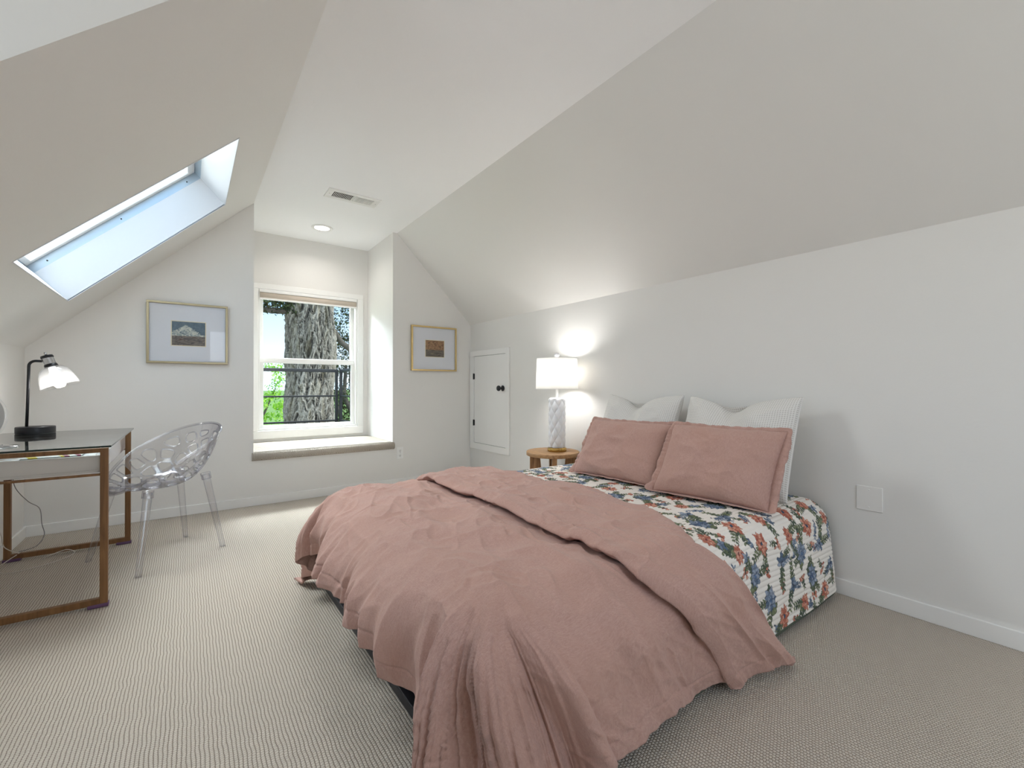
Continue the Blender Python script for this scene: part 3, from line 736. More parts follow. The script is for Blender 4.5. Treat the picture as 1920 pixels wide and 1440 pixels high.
# ------------------------------------------------------------------ pillows
def pillow(name, label, cat, base, wdir, udir, Wd, Hd, T, mat, flange=0, chop=0, seed=0, group=None, sag=0, ear=.05):
    """base: middle of the bottom edge; wdir/udir unit vectors across and up the face"""
    wdir = Vector(wdir).normalized(); udir = Vector(udir).normalized(); nrm = wdir.cross(udir).normalized()
    n_ = 110; a = np.linspace(-1, 1, n_)[:, None]+np.zeros((1, n_)); c = np.linspace(-1, 1, n_)[None, :]+np.zeros((n_, 1))
    def shape(side):
        inw = np.minimum(1-np.abs(a)**2.6, 1)*np.minimum(1-np.abs(c)**2.6, 1)
        th = T/2*np.clip(inw, 0, 1)**.52
        ea = a*(1-ear*(1-np.abs(c)**2.2)); ec = c*(1-ear*1.1*(1-np.abs(a)**2.2))
        up_ = np.clip((ec+1)/2, 0, 1)
        cx = chop*.75*np.exp(-(np.abs(a+.12)/.55)**1.5)*up_**2.2
        y_ = (ec+1)/2*Hd-cx-sag*(1-a**2)*0
        th = th*(1+.35*cx/.08*0)-side*0
        fold = .010*(1-2*np.abs(vnoise(a*2.4+seed, c*2.2+seed*2, seed)))*inw**.3+.0035*(1-2*np.abs(vnoise(a*4+c*2+seed, c*3-a, seed+4)))*inw**.3+.005*(1-2*np.abs(vnoise(np.arctan2(c+1.05, a-1.05)*9, np.hypot(a-1, c+1)*1.3, seed+6)))*np.exp(-np.hypot(a-1, c+1)*1.6)*inw**.2+.005*(1-2*np.abs(vnoise(np.arctan2(1.05-c, a+1.05)*9, np.hypot(a+1, c-1)*1.3, seed+7)))*np.exp(-np.hypot(a+1, c-1)*1.6)*inw**.2
        corner = (np.abs(a)*np.abs(c))**3
        fold = fold+.012*np.sin((a*np.sign(a)-c*np.sign(c))*9)*corner*(inw**.25)
        d = side*th+fold*(1 if side > 0 else -.4)-(chop*1.1)*np.exp(-((a+.12)/.26)**2)*up_**3*(1 if side > 0 else -.3)
        return ea*Wd/2, y_, d
    V = []
    Ps = []
    for side in (1, -1):
        x_, y_, d_ = shape(side)
        P = np.zeros((n_, n_, 3))
        for k in range(3): P[..., k] = base[k]+wdir[k]*x_+udir[k]*y_+nrm[k]*d_
        Ps.append(P)
    me = bpy.data.meshes.new(name)
    b = bmesh.new(); g = []
    F = [[b.verts.new(Ps[0][i, j]) for j in range(n_)] for i in range(n_)]
    Bk = [[F[i][j] if (i in (0, n_-1) or j in (0, n_-1)) else b.verts.new(Ps[1][i, j]) for j in range(n_)] for i in range(n_)]
    uvl = b.loops.layers.uv.new('UVMap')
    for G, fl in ((F, False), (Bk, True)):
        for i in range(n_-1):
            for j in range(n_-1):
                q = [G[i][j], G[i+1][j], G[i+1][j+1], G[i][j+1]]; ij = [(i, j), (i+1, j), (i+1, j+1), (i, j+1)]
                if fl: q.reverse(); ij.reverse()
                try: f = b.faces.new(q)
                except ValueError: continue
                f.smooth = True
                for l, (p1, p2) in zip(f.loops, ij): l[uvl].uv = (p1/(n_-1)*Wd, p2/(n_-1)*Hd)
    b.to_mesh(me); b.free()
    if not flange:
        o = obj_from(name, me, mat); tag(o, label, cat, group); return o
    t = thing(name, label, cat, base, group)
    obj_from('pillow_body', me, mat, t)
    # ruffled flange all round
    bm2 = MB(); m_ = 420; rings = []
    x_, y_, d_ = shape(0)
    per = [(i, 0) for i in range(n_-1)]+[(n_-1, j) for j in range(n_-1)]+[(i, n_-1) for i in range(n_-1, 0, -1)]+[(0, j) for j in range(n_-1, 0, -1)]
    pts = [(x_[i, j], y_[i, j]) for i, j in per]
    # offset outward
    L_ = len(pts); arc = 0; prev = pts[0]
    rows = [[], [], [], []]
    for k in range(L_):
        p0, p1, p2 = pts[k-3], pts[k], pts[(k+3) % L_]
        tx, ty = p2[0]-p0[0], p2[1]-p0[1]; ln = math.hypot(tx, ty); ox, oy = ty/ln, -tx/ln
        arc += math.hypot(p1[0]-prev[0], p1[1]-prev[1]); prev = p1
        ruf = noise.noise(Vector((arc*26, seed*3.1, 0)))*1.0+.5*noise.noise(Vector((arc*60, seed*3.1, 4)))
        for r_, fr in enumerate((-.12, .3, .65, 1.0)):
            fw = flange*fr*(1-.45*min(1, max(0, (p1[1]-.8*Hd)/(.15*Hd))))*(1+.14*noise.noise(Vector((arc*9, seed, 9)))); dz = ruf*.016*max(fr, 0)
            low_ = min(1, max(0, 1-p1[1]/(.12*Hd)))
            v = Vector(base)+wdir*(p1[0]+ox*fw)+udir*(p1[1]+oy*fw*(1-.75*low_))+nrm*(dz+low_*fw*.75-(.0))
            rows[r_].append(bm2.bm.verts.new(v))
    for r_ in range(3):
        for k in range(L_):
            k2 = (k+1) % L_; f = bm2.bm.faces.new([rows[r_][k], rows[r_][k2], rows[r_+1][k2], rows[r_+1][k]]); f.smooth = True
    o = bm2.build('flange', mat, t, smooth=True); m = o.modifiers.new('th', 'SOLIDIFY'); m.thickness = .003
    return t
b = NB('white_waffle_cotton'); uv = b.uv(); s_ = b.n('ShaderNodeSeparateXYZ'); b.l(uv, s_.inputs[0])
wx = b.math('ABSOLUTE', b.math('SINE', b.math('MULTIPLY', s_.outputs[0], PI/.0105))); wy = b.math('ABSOLUTE', b.math('SINE', b.math('MULTIPLY', s_.outputs[1], PI/.0105)))
hh = b.math('MINIMUM', wx, wy)
cc = b.mix(b.math('POWER', hh, .7), srgb(240, 238, 234), srgb(196, 192, 186))
M['waffle'] = b.done(b.bsdf(cc, .9, 0, b.bump(hh, -.9, .004)))
def lean(deg): a = math.radians(deg); return (math.sin(a), 0, math.cos(a))
WA = (0, -1, 0)
pillow('euro_pillow', 'white waffle-weave square pillow against the wall, nearer the bedside lamp', 'pillow', (2.30, 1.895, .468), WA, lean(21), .60, .545, .17, M['waffle'], chop=.085, seed=3, ear=.03)
pillow('euro_pillow', 'white waffle-weave square pillow against the wall, farther from the bedside lamp', 'pillow', (2.285, 1.235, .468), (.05, -1, 0), lean(21), .60, .545, .18, M['waffle'], chop=.085, seed=8, ear=.03)
pillow('pillow_sham', 'dusty pink ruffle-edged pillow leaning nearer the bedside lamp', 'pillow', (2.035, 1.785, .475), (.06, -1, 0), lean(30), .60, .385, .17, M['pink'], flange=.032, seed=5)
pillow('pillow_sham', 'dusty pink ruffle-edged pillow leaning nearest the foreground, with the wide frilled right side', 'pillow', (2.02, 1.185, .475), (.10, -1, 0), lean(30), .56, .395, .18, M['pink'], flange=.036, seed=11)

# ------------------------------------------------------------------ nightstand and table lamp
def wood(name, c1, c2, c3, axis='Z', sc=1.0):
    b = NB(name); o = b.obj(); mp = b.n('ShaderNodeMapping'); b.l(o, mp.inputs[0])
    mp.inputs['Scale'].default_value = {'Z': (14, 14, 1.2), 'Y': (14, 1.2, 14), 'X': (1.2, 14, 14)}[axis]
    n1 = b.noise(mp.outputs[0], 4*sc, 5, .6, 1.2); n2 = b.noise(mp.outputs[0], 22*sc, 3, .6)
    c = b.ramp(n1, [(.3, c1), (.5, c2), (.7, c3)]); c = b.mix(b.math('MULTIPLY', n2, .35), c, c1)
    return b.done(b.bsdf(c, .5, 0, b.bump(n2, .15, .001)))
M['oak'] = wood('warm_oak', srgb(112, 78, 46), srgb(160, 118, 76), srgb(186, 146, 102))
M['oaktop'] = wood('warm_oak_top', srgb(130, 94, 58), srgb(172, 132, 90), srgb(192, 154, 110), 'Y')
NX, NY, NZ = 2.392, 2.715, .503
t = thing('nightstand', 'round wooden bedside table with slab legs under the white lamp', 'side table', (NX, NY, 0))
b = MB(); b.lathe([(0, 0), (.208, 0), (.214, .003), (.214, .029), (.210, .032), (0, .032)], (NX, NY, NZ-.032), 72); b.build('tabletop', M['oaktop'], t, smooth=False)
for a in (math.radians(233), math.radians(323), math.radians(53), math.radians(143)):
    b = MB(); c, s__ = math.cos(a-.0), math.sin(a-.0)
    def pt(r, w, z): return (NX+c*r-s__*w, NY+s__*r+c*w, z)
    # tapering slab leg: wide at the bottom, set on a diagonal
    q = []
    for w in (-.019, .019):
        q.append([b.bm.verts.new(pt(*p)) for p in ((.105, w, NZ-.032), (.186, w, NZ-.032), (.186, w, 0), (.060, w, 0))])
    A, B = q; b.bm.faces.new(A); b.bm.faces.new(B[::-1])
    for i in range(4): b.bm.faces.new([A[i], A[(i+1) % 4], B[(i+1) % 4], B[i]])
    b.build('leg', M['oak'], t, bevel=.003)
LX, LY = NX+.022, NY-.026
t = thing('table_lamp', 'white diamond-pattern ceramic lamp with a lit drum shade on the round bedside table', 'lamp', (LX, LY, NZ))
b = MB(); b.lathe([(0, 0), (.075, 0), (.077, .003), (.077, .026), (.072, .031), (0, .031)], (LX, LY, NZ), 56); b.build('brass_base', M['brass'], t)
# quilted body
H0, H1, RB = .031, .425, .0665
n1_, n2_ = 160, 240; th = np.linspace(0, 2*PI, n1_+1)[:, None]; hz = np.linspace(0, 1, n2_)[None, :]
k1 = 6; d1_ = th/(2*PI)*k1+hz*3.6; d2_ = th/(2*PI)*k1-hz*3.6
dm = np.abs(np.sin(PI*d1_))*np.abs(np.sin(PI*d2_)); rr = RB*np.minimum(1, np.sqrt(np.maximum(1-np.abs(hz*2-1)**14, 0))*.12+.88)+.014*dm**.55-.009
b_ = np.stack([LX+rr*np.cos(th+0*hz), LY+rr*np.sin(th+0*hz), NZ+H0+(H1-H0)*(hz+0*th)], -1)
M['ceramic'] = plain('white_glazed_ceramic', srgb(236, 236, 238), .16)
grid_obj('ceramic_body', b_, M['ceramic'], t)
b = MB(); b.lathe([(.060, .418), (.062, .424), (.058, .430), (0, .430)], (LX, LY, NZ), 48); b.lathe([(.011, .428), (.011, .500), (.018, .502), (.018, .555), (0, .556)], (LX, LY, NZ), 24); b.build('neck', M['white'], t)
b = NB('lampshade_fabric'); o_ = b.obj(); df = b.n('ShaderNodeBsdfDiffuse'); df.inputs[0].default_value = srgb(244, 243, 240); tl = b.n('ShaderNodeBsdfTranslucent'); tl.inputs[0].default_value = srgb(250, 249, 246)
nb_ = b.bump(b.noise(o_, 500, 2), .2, .0005); b.l(nb_, df.inputs['Normal'])
mx = b.n('ShaderNodeMixShader'); mx.inputs[0].default_value = .70; b.l(df.outputs[0], mx.inputs[1]); b.l(tl.outputs[0], mx.inputs[2]); M['shade'] = b.done(mx.outputs[0])
SB, ST = 1.005-NZ, 1.254-NZ
b = MB(); b.lathe([(.170, SB), (.163, ST)], (LX, LY, NZ), 72); o = b.raw('lampshade', M['shade'], t); m = o.modifiers.new('th', 'SOLIDIFY'); m.thickness = .0015
b = MB()
for z, r in ((SB, .1703), (ST-.004, .1633)): b.lathe([(r, z), (r+.0008, z+.002), (r, z+.004)], (LX, LY, NZ), 72)
for a in range(3): b.tube([(LX, LY, NZ+ST-.012), (LX+.163*math.cos(a*2.09+.4), LY+.163*math.sin(a*2.09+.4), NZ+ST-.004)], .0016, 6)
b.tube([(LX, LY, NZ+.55), (LX, LY, NZ+ST+.004)], .003, 8)
b.build('shade_ring', M['white'], t)
M['crystal'] = plain('clear_white_finial', srgb(235, 236, 240), .08)
b = MB(); b.lathe([(0, ST), (.012, ST+.001), (.010, ST+.007), (.006, ST+.010), (.015, ST+.014), (.0215, ST+.024), (.020, ST+.034), (.010, ST+.042), (0, ST+.043)], (LX, LY, NZ), 28); b.build('finial', M['crystal'], t)
M['bulb'] = emis('lit_bulb', (1, .98, .95, 1), 6)
b = MB(); b.lathe([(0, .556), (.014, .556), (.020, .575), (.030, .605), (.028, .630), (.016, .645), (0, .648)], (LX, LY, NZ), 24); b.build('bulb', M['bulb'], t)
lamp_light('bulb_light', 'POINT', (LX, LY, NZ+.625), 8, (1, .985, .965), (0, 0, 0), t, shadow_soft_size=.075)

# ------------------------------------------------------------------ desk
DKX0, DKX1, DKY0, DKY1, DKZ = -.862, -.300, 2.785, 3.862, .752
t = thing('desk', 'glass-topped desk with bronze square legs and a pale open drawer box', 'desk', (-.58, 3.32, 0))
M['bronze'] = wood('bronze_painted_frame', srgb(104, 70, 36), srgb(126, 88, 50), srgb(140, 101, 62), 'Z', .6)
GT = .008; LZ = DKZ-GT; TB = .0285
for k, y in enumerate((DKY0+.012, DKY1-.012-TB)):
    b = MB()
    b.box(DKX0, DKX0+TB, y, y+TB, .014, LZ-.004); b.box(DKX1-TB, DKX1, y, y+TB, .014, LZ-.004)
    b.box(DKX0+TB, DKX1-TB, y, y+TB, .014, .014+TB); b.box(DKX0+TB, DKX1-TB, y, y+TB, LZ-.004-.020, LZ-.004)
    b.build('leg_frame', M['bronze'], t, bevel=.002)
    b = MB(); b.box(DKX0+TB, DKX1-TB, y+.004, y+TB-.004, .612, .622); b.build('cross_rail', M['bronze'], t, bevel=.002)
    for x, sg in ((DKX0, 1), (DKX1, -1)):
        b = MB(); b.box(min(x-sg*.004, x+sg*.070), max(x-sg*.004, x+sg*.070), y-.004, y+TB+.004, .002, .018); b.build('rubber_foot', M['purple'], t, bevel=.003)
b = MB(); yA, yB = DKY0+.012+TB, DKY1-.012-TB
b.box(DKX0+.004, DKX0+TB-.004, yA, yB, LZ-.024, LZ-.004); b.build('rear_rail', M['bronze'], t, bevel=.002)
M['drawer'] = plain('pale_grey_gloss_panel', srgb(206, 202, 196), .22)
M['drawerside'] = plain('white_gloss_panel', srgb(238, 237, 240), .08)
b = MB(); bx0, bx1, by0, by1, bz0, bz1 = DKX0+.030, DKX1-.030, DKY0+.046, DKY1-.052, .624, .704
b.box(bx0, bx1, by0, by1, bz0, bz0+.012); b.box(bx0, bx1, by0, by0+.014, bz0+.012, bz1); b.box(bx0, bx1, by1-.014, by1, bz0+.012, bz1); b.box(bx0, bx0+.014, by0+.014, by1-.014, bz0+.012, bz1)
b.build('drawer_box', M['drawer'], t, bevel=.0015)
b = MB(); b.box(bx1-.014, bx1+.004, by0+.001, by1-.001, bz0, bz1+.001); b.box(bx0+.014, bx1-.014, by0+.014, by1-.014, bz1-.014, bz1-.008); b.build('drawer_front', M['drawerside'], t, bevel=.0015)
b = NB('desk_glass'); lw = b.n('ShaderNodeLayerWeight'); lw.inputs[0].default_value = .5
r_ = b.math('ADD', b.math('MULTIPLY', b.math('POWER', lw.outputs['Facing'], 2.6), .93), .05); tr = b.n('ShaderNodeBsdfTransparent'); tr.inputs[0].default_value = (.93, .96, .95, 1); gl = b.n('ShaderNodeBsdfGlossy'); gl.inputs['Roughness'].default_value = .02
mx = b.n('ShaderNodeMixShader'); b.l(r_, mx.inputs[0]); b.l(tr.outputs[0], mx.inputs[1]); b.l(gl.outputs[0], mx.inputs[2]); M['deskglass'] = b.done(mx.outputs[0])
M['glassedge'] = plain('dark_green_glass_edge', srgb(28, 44, 40), .12)
b = MB(); gx0, gx1, gy0, gy1 = DKX0-.012, DKX1+.012, DKY0, DKY1
v = [(gx0, gy0), (gx1, gy0), (gx1, gy1), (gx0, gy1)]
b.face([(x, y, DKZ) for x, y in v], 0)
b.face([(x, y, DKZ-GT) for x, y in v[::-1]], 0)
for i in range(4): (xa, ya), (xb, yb) = v[i], v[(i+1) % 4]; b.face([(xa, ya, DKZ-GT), (xb, yb, DKZ-GT), (xb, yb, DKZ), (xa, ya, DKZ)], 1)
b.raw('glass_top', [M['deskglass'], M['glassedge']], t)
# papers and a book in the tray under the glass
b = NB('watercolour_paper'); o_ = b.obj(); n_ = b.noise(o_, 16, 5, .6, 1.0)
c_ = b.ramp(n_, [(.32, srgb(176, 150, 132)), (.40, srgb(226, 218, 210)), (.52, srgb(240, 240, 240)), (.60, srgb(196, 200, 216)), (.64, srgb(236, 236, 236)), (.76, srgb(184, 206, 186))])
M['paper'] = b.done(b.bsdf(c_, .7))
b = MB(); b.box(bx0+.03, bx1-.03, by0+.03, by1-.25, bz1-.0078, bz1-.006); tag(b.build('patterned_paper', M['paper']), 'thin patterned paper sheet lying under the desk glass', 'paper')
b = NB('book_cover'); o_ = b.obj(); s_ = b.n('ShaderNodeSeparateXYZ'); b.l(o_, s_.inputs[0]); X_ = s_.outputs[0]; Y_ = s_.outputs[1]
dg = b.math('ADD', X_, b.math('MULTIPLY', Y_, .35))
c_ = b.mix(b.math('GREATER_THAN', b.math('SINE', b.math('MULTIPLY', dg, 60)), .62), srgb(238, 240, 240), srgb(214, 196, 60))
c_ = b.mix(b.math('MULTIPLY', b.math('GREATER_THAN', X_, -.48), b.math('GREATER_THAN', b.math('SINE', b.math('MULTIPLY', dg, 150)), .3)), c_, srgb(138, 34, 78))
M['cover'] = b.done(b.bsdf(c_, .4))
M['teal'] = plain('teal_edge', srgb(58, 92, 100), .5)
t = thing('book', 'thin book with yellow and magenta stripes and teal edge in the desk tray', 'book', (-.52, 2.96, bz1-.004))
b = MB(); b.box(-.600, -.405, 2.865, 3.10, bz1-.004, bz1-.001); b.build('pages', M['teal'], t)
b = MB(); b.box(-.598, -.403, 2.869, 3.104, bz1-.001, bz1+.003); b.build('cover', M['cover'], t)

# desk lamp
KX, KY = -.722, 3.765
t = thing('desk_lamp', 'black desk lamp with a clear glass shade on the far end of the glass desk', 'lamp', (KX, KY, DKZ))
b = MB(); b.lathe([(0, 0), (.082, 0), (.084, .004), (.084, .036), (.082, .040), (0, .040)], (KX, KY, DKZ), 56); b.build('base', M['black'], t, smooth=False)
px_, py_ = KX-.036, KY-.004
pole = [(px_, py_, DKZ+.040), (px_+.004, py_, DKZ+.20), (px_+.008, py_, DKZ+.395)]
for a in np.linspace(0, PI/2, 8)[1:]: pole.append((px_+.008+.030*(1-math.cos(a)), py_, DKZ+.395+.030*math.sin(a)))
pole.append((px_+.062, py_-.002, DKZ+.424))
b = MB(); b.tube(pole, .0072, 14); b.build('pole', M['black'], t)
hd = Vector((px_+.093, py_-.004, DKZ+.420)); ax = Vector((.33, -.06, -.94)).normalized()      # shade axis points down and right
b = MB(); b.lathe([(0, -.040), (.027, -.040), (.029, -.034), (.029, -.026), (.026, -.024)], hd, 32, ax); b.lathe([(.026, .012), (.029, .014), (.031, .026), (.034, .032), (0, .032)], hd, 32, ax); b.build('socket_cap', M['black'], t)
b = MB(); b.lathe([(.0265, -.024), (.0265, .012)], hd, 32, ax); p_ = hd-ax*.040; b.tube([p_, p_-ax*.020], .0065, 12); b.tube([(px_+.060, py_-.002, DKZ+.424), hd-ax*.01-Vector((.024, 0, 0))], .0045, 10); b.build('socket_band', M['chrome'], t)
b = NB('clear_lamp_glass'); lw = b.n('ShaderNodeLayerWeight'); lw.inputs[0].default_value = .5
tr = b.n('ShaderNodeBsdfTransparent'); tr.inputs[0].default_value = (.97, .97, .97, 1); gl = b.n('ShaderNodeBsdfGlossy'); gl.inputs['Roughness'].default_value = .02; df = b.n('ShaderNodeBsdfTranslucent'); df.inputs[0].default_value = (.95, .95, .95, 1)
m1 = b.n('ShaderNodeMixShader'); m1.inputs[0].default_value = .13; b.l(tr.outputs[0], m1.inputs[1]); b.l(df.outputs[0], m1.inputs[2])
m2 = b.n('ShaderNodeMixShader'); b.l(b.math('ADD', b.math('MULTIPLY', b.math('POWER', lw.outputs['Facing'], 3), .7), .05), m2.inputs[0]); b.l(m1.outputs[0], m2.inputs[1]); b.l(gl.outputs[0], m2.inputs[2]); M['clearshade'] = b.done(m2.outputs[0])
b = MB(); prof = [(.032, .028), (.046, .034), (.062, .050), (.074, .075), (.083, .110), (.090, .150)]
b.lathe(prof, hd, 48, ax); b.lathe([(r-.003, h) for r, h in prof], hd, 48, ax); b.lathe([(.087, .150), (.090, .1515), (.0905, .150)], hd, 48, ax)
b.build('glass_shade', M['clearshade'], t)
b = MB(); b.lathe([(0, .030), (.016, .032), (.020, .060), (.030, .078), (.037, .098), (.034, .118), (.020, .132), (0, .136)], hd, 32, ax); b.build('bulb', emis('desk_bulb', (1, 1, 1, 1), 1.6), t)
lamp_light('bulb_light', 'POINT', hd+ax*.145, 1.6, (1, .98, .95), (0, 0, 0), t, shadow_soft_size=.03)

# clear acrylic tabletop mirror at the frame's left edge
MX, MY = -.735, 2.985
t = thing('tabletop_mirror', 'oval mirror on a clear flared acrylic foot at the near end of the desk', 'mirror', (MX, MY, DKZ))
M['acrylic'] = glassmat('clear_acrylic', (.94, .95, .965, 1), 1.49, 1.2, .02, .06)
M['mirrorface'] = plain('silvered_mirror', srgb(214, 217, 220), .06, .9)
Rm = Matrix.Translation((MX, MY, DKZ+.138)) @ Matrix.Rotation(math.radians(-26), 4, 'Z') @ Matrix.Rotation(math.radians(-4), 4, 'X')
def ovalring(b, rx, rz, y, mi=None, n=64): return [b.bm.verts.new(Rm @ Vector((rx*math.cos(2*PI*k/n), y, rz*math.sin(2*PI*k/n)))) for k in range(n)]
b = MB(); r1, r2, r3, r4 = ovalring(b, .085, .100, -.006), ovalring(b, .091, .106, -.003), ovalring(b, .091, .106, .003), ovalring(b, .085, .100, .006)
for A, B in ((r1, r2), (r2, r3), (r3, r4)):
    for k in range(64): f = b.bm.faces.new([A[k], A[(k+1) % 64], B[(k+1) % 64], B[k]]); f.smooth = True
b.build('clear_rim', M['acrylic'], t)
b = MB(); b.bm.faces.new(ovalring(b, .085, .100, -.0055)); b.build('mirror_face', M['mirrorface'], t)
b = MB(); b.lathe([(0, .044), (.020, .042), (.024, .032), (.040, .018), (.075, .008), (.110, .003), (.112, 0), (0, 0)], (MX, MY, DKZ), 48); b.build('flared_foot', M['acrylic'], t)

# cords hanging behind the desk
M['cordw'] = plain('white_cord', srgb(214, 208, 200), .5); M['cordg'] = plain('grey_cord', srgb(128, 124, 122), .5)
def cord(name, pts, r, mat, label):
    P_ = [Vector(p) for p in pts]; out = []
    for i in range(len(P_)-1):
        a, b_, c, d_ = P_[max(i-1, 0)], P_[i], P_[i+1], P_[min(i+2, len(P_)-1)]
        for k in range(8):
            u = k/8; out.append(.5*((2*b_)+(c-a)*u+(2*a-5*b_+4*c-d_)*u*u+(3*b_-a-3*c+d_)*u**3))
    out.append(P_[-1])
    b = MB(); b.tube(out, r, 8); return tag(b.build(name, mat), label, 'cord')
cord('power_cord', [(-.872, 3.62, .60), (-.868, 3.60, .42), (-.86, 3.60, .30), (-.84, 3.62, .26), (-.83, 3.65, .20), (-.835, 3.72, .12), (-.81, 3.80, .06), (-.80, 3.83, .045), (-.84, 3.78, .02), (-.86, 3.70, .006), (-.80, 3.60, .004), (-.70, 3.62, .004), (-.60, 3.70, .004), (-.56, 3.80, .004), (-.60, 3.80, .03), (-.70, 3.78, .004)], .0022, M['cordw'], 'thin white cord looping over the carpet by the far desk rail')
cord('power_cord', [(-.885, 4.10, .72), (-.884, 4.10, .55), (-.882, 4.12, .40), (-.84, 4.20, .28), (-.79, 4.22, .22), (-.775, 4.20, .12), (-.76, 4.18, .05), (-.78, 4.10, .005), (-.84, 4.02, .004)], .0022, M['cordg'], 'grey cord dropping behind the desk near the room corner')

# ------------------------------------------------------------------ clear plastic chair
cc_ = Vector((-.127, 3.464, 0)); fw = Vector((-.87, -.494, 0)).normalized(); rt = Vector((fw.y, -fw.x, 0))
def CH(f, s, z): return tuple(cc_+fw*f+rt*s+Vector((0, 0, z)))
t = thing('chair', 'clear acrylic bucket chair with organic cut-outs tucked at the glass desk', 'chair', cc_)
NT, NR = 340, 150
TH_ = np.linspace(0, 2*PI, NT, endpoint=False)[:, None]; RH = np.linspace(0, 1, NR)[None, :]
cs, sn = np.cos(TH_), np.sin(TH_)                 # cs=1 front, -1 back
bf = (1-cs)/2                                     # 0 front .. 1 back
rimf = np.where(cs > 0, .262, .300)*cs; rims = .285*sn*(1-.10*cs); rimz = .452+.330*bf**.88
ctrf, ctrz = .030, .422
rr_ = RH**.92
F_ = ctrf+(rimf-ctrf)*rr_**(.92-.25*bf+.0*rr_); S_ = rims*rr_**.85
Z_ = ctrz+(rimz-ctrz)*rr_**(2.6+.6*(1-bf))
Z_ = Z_+(1-bf)**3*(-.030*np.clip((rr_-.8)/.2, 0, 1)**2)      # waterfall front lip
Pc = np.stack([cc_.x+fw.x*F_+rt.x*S_, cc_.y+fw.y*F_+rt.y*S_, Z_+0*F_], -1)
# organic openings: distance to nearest two seeds measured on the shell
seeds = []
rg = np.random.RandomState(5)
flat = Pc.reshape(-1, 3); cand = rg.permutation(len(flat))
okmask = ((RH > .30)*(RH < .93)+0*TH_).reshape(-1).astype(bool)
for i in cand:
    if not okmask[i]: continue
    if all(np.sum((flat[i]-s)**2) > .078**2 for s in seeds): seeds.append(flat[i])
seeds = np.array(seeds)
d = np.sqrt(((flat[:, None, :]-seeds[None])**2).sum(-1)); d.sort(axis=1)
gap = (d[:, 1]-d[:, 0]).reshape(NT, NR); d0 = d[:, 0].reshape(NT, NR)
hole = (gap > .020) & (d0 < .046) & ((RH < .945)+0*TH_ > 0) & ((RH > .20)+0*TH_ > 0)
bm = bmesh.new(); vv_ = [[None]*NR for _ in range(NT)]
cv = bm.verts.new(CH(ctrf, 0, ctrz))
for i in range(NT):
    for j in range(1, NR): vv_[i][j] = bm.verts.new(Pc[i, j])
for i in range(NT):
    i2 = (i+1) % NT
    bm.faces.new([cv, vv_[i][1], vv_[i2][1]])
    for j in range(1, NR-1):
        if hole[i, j] and hole[i2, j] and hole[i, j+1] and hole[i2, j+1]: continue
        bm.faces.new([vv_[i][j], vv_[i][j+1], vv_[i2][j+1], vv_[i2][j]])
for v in [v for v in bm.verts if not v.link_faces]: bm.verts.remove(v)
for _ in range(10):
    new = {}
    for v in bm.verts:
        if v.is_boundary:
            nb = [e_.other_vert(v) for e_ in v.link_edges if e_.is_boundary]
            if len(nb) == 2: new[v] = v.co*.5+(nb[0].co+nb[1].co)*.25
    for v, c in new.items(): v.co = c
for f in bm.faces: f.smooth = True
bmesh.ops.recalc_face_normals(bm, faces=bm.faces[:])
me = bpy.data.meshes.new('seat_shell'); bm.to_mesh(me); bm.free()
b = NB('clear_polycarbonate'); lw = b.n('ShaderNodeLayerWeight'); lw.inputs[0].default_value = .5; fc = lw.outputs['Facing']
r_ = b.math('ADD', b.math('MULTIPLY', b.math('POWER', fc, 2.5), .70), .10)
tr = b.n('ShaderNodeBsdfTransparent'); b.l(b.mix(b.math('POWER', fc, 2.0), (.955, .955, .965, 1), (.66, .66, .76, 1)), tr.inputs[0])
gl = b.n('ShaderNodeBsdfGlossy'); gl.inputs['Roughness'].default_value = .03
mx = b.n('ShaderNodeMixShader'); b.l(r_, mx.inputs[0]); b.l(tr.outputs[0], mx.inputs[1]); b.l(gl.outputs[0], mx.inputs[2]); M['pc'] = b.done(mx.outputs[0])
sh = obj_from('seat_shell', me, M['pc'], t); m = sh.modifiers.new('th', 'SOLIDIFY'); m.thickness = .0065; m.offset = 0
# raised lips round every opening
bm = bmesh.new(); bm.from_mesh(me); left = {e_ for e_ in bm.edges if e_.is_boundary}; b = MB()
while left:
    e0 = left.pop(); loop = [e0.verts[0], e0.verts[1]]
    while True:
        nx_ = next((e_ for e_ in loop[-1].link_edges if e_ in left), None)
        if nx_ is None: break
        left.discard(nx_); loop.append(nx_.other_vert(loop[-1]))
    if 12 < len(loop) < 300 and loop[0] is loop[-1]:
        pts_ = [v.co.copy() for v in loop[:-1]]; n_ = len(pts_)
        for _ in range(4): pts_ = [pts_[k]*.5+(pts_[k-1]+pts_[(k+1) % n_])*.25 for k in range(n_)]
        pts_ = pts_[::2]; pts_.append(pts_[0]); b.tube(pts_, .0042, 6, cap=False)
bm.free(); b.build('opening_lips', M['pc'], sh, smooth=True)
rim_pts = [Pc[i, NR-1] for i in range(0, NT, 4)]; rim_pts.append(rim_pts[0]); 
b = MB(); b.tube([tuple(p) for p in rim_pts], .0078, 12, cap=False); b.build('rim', M['pc'], t)
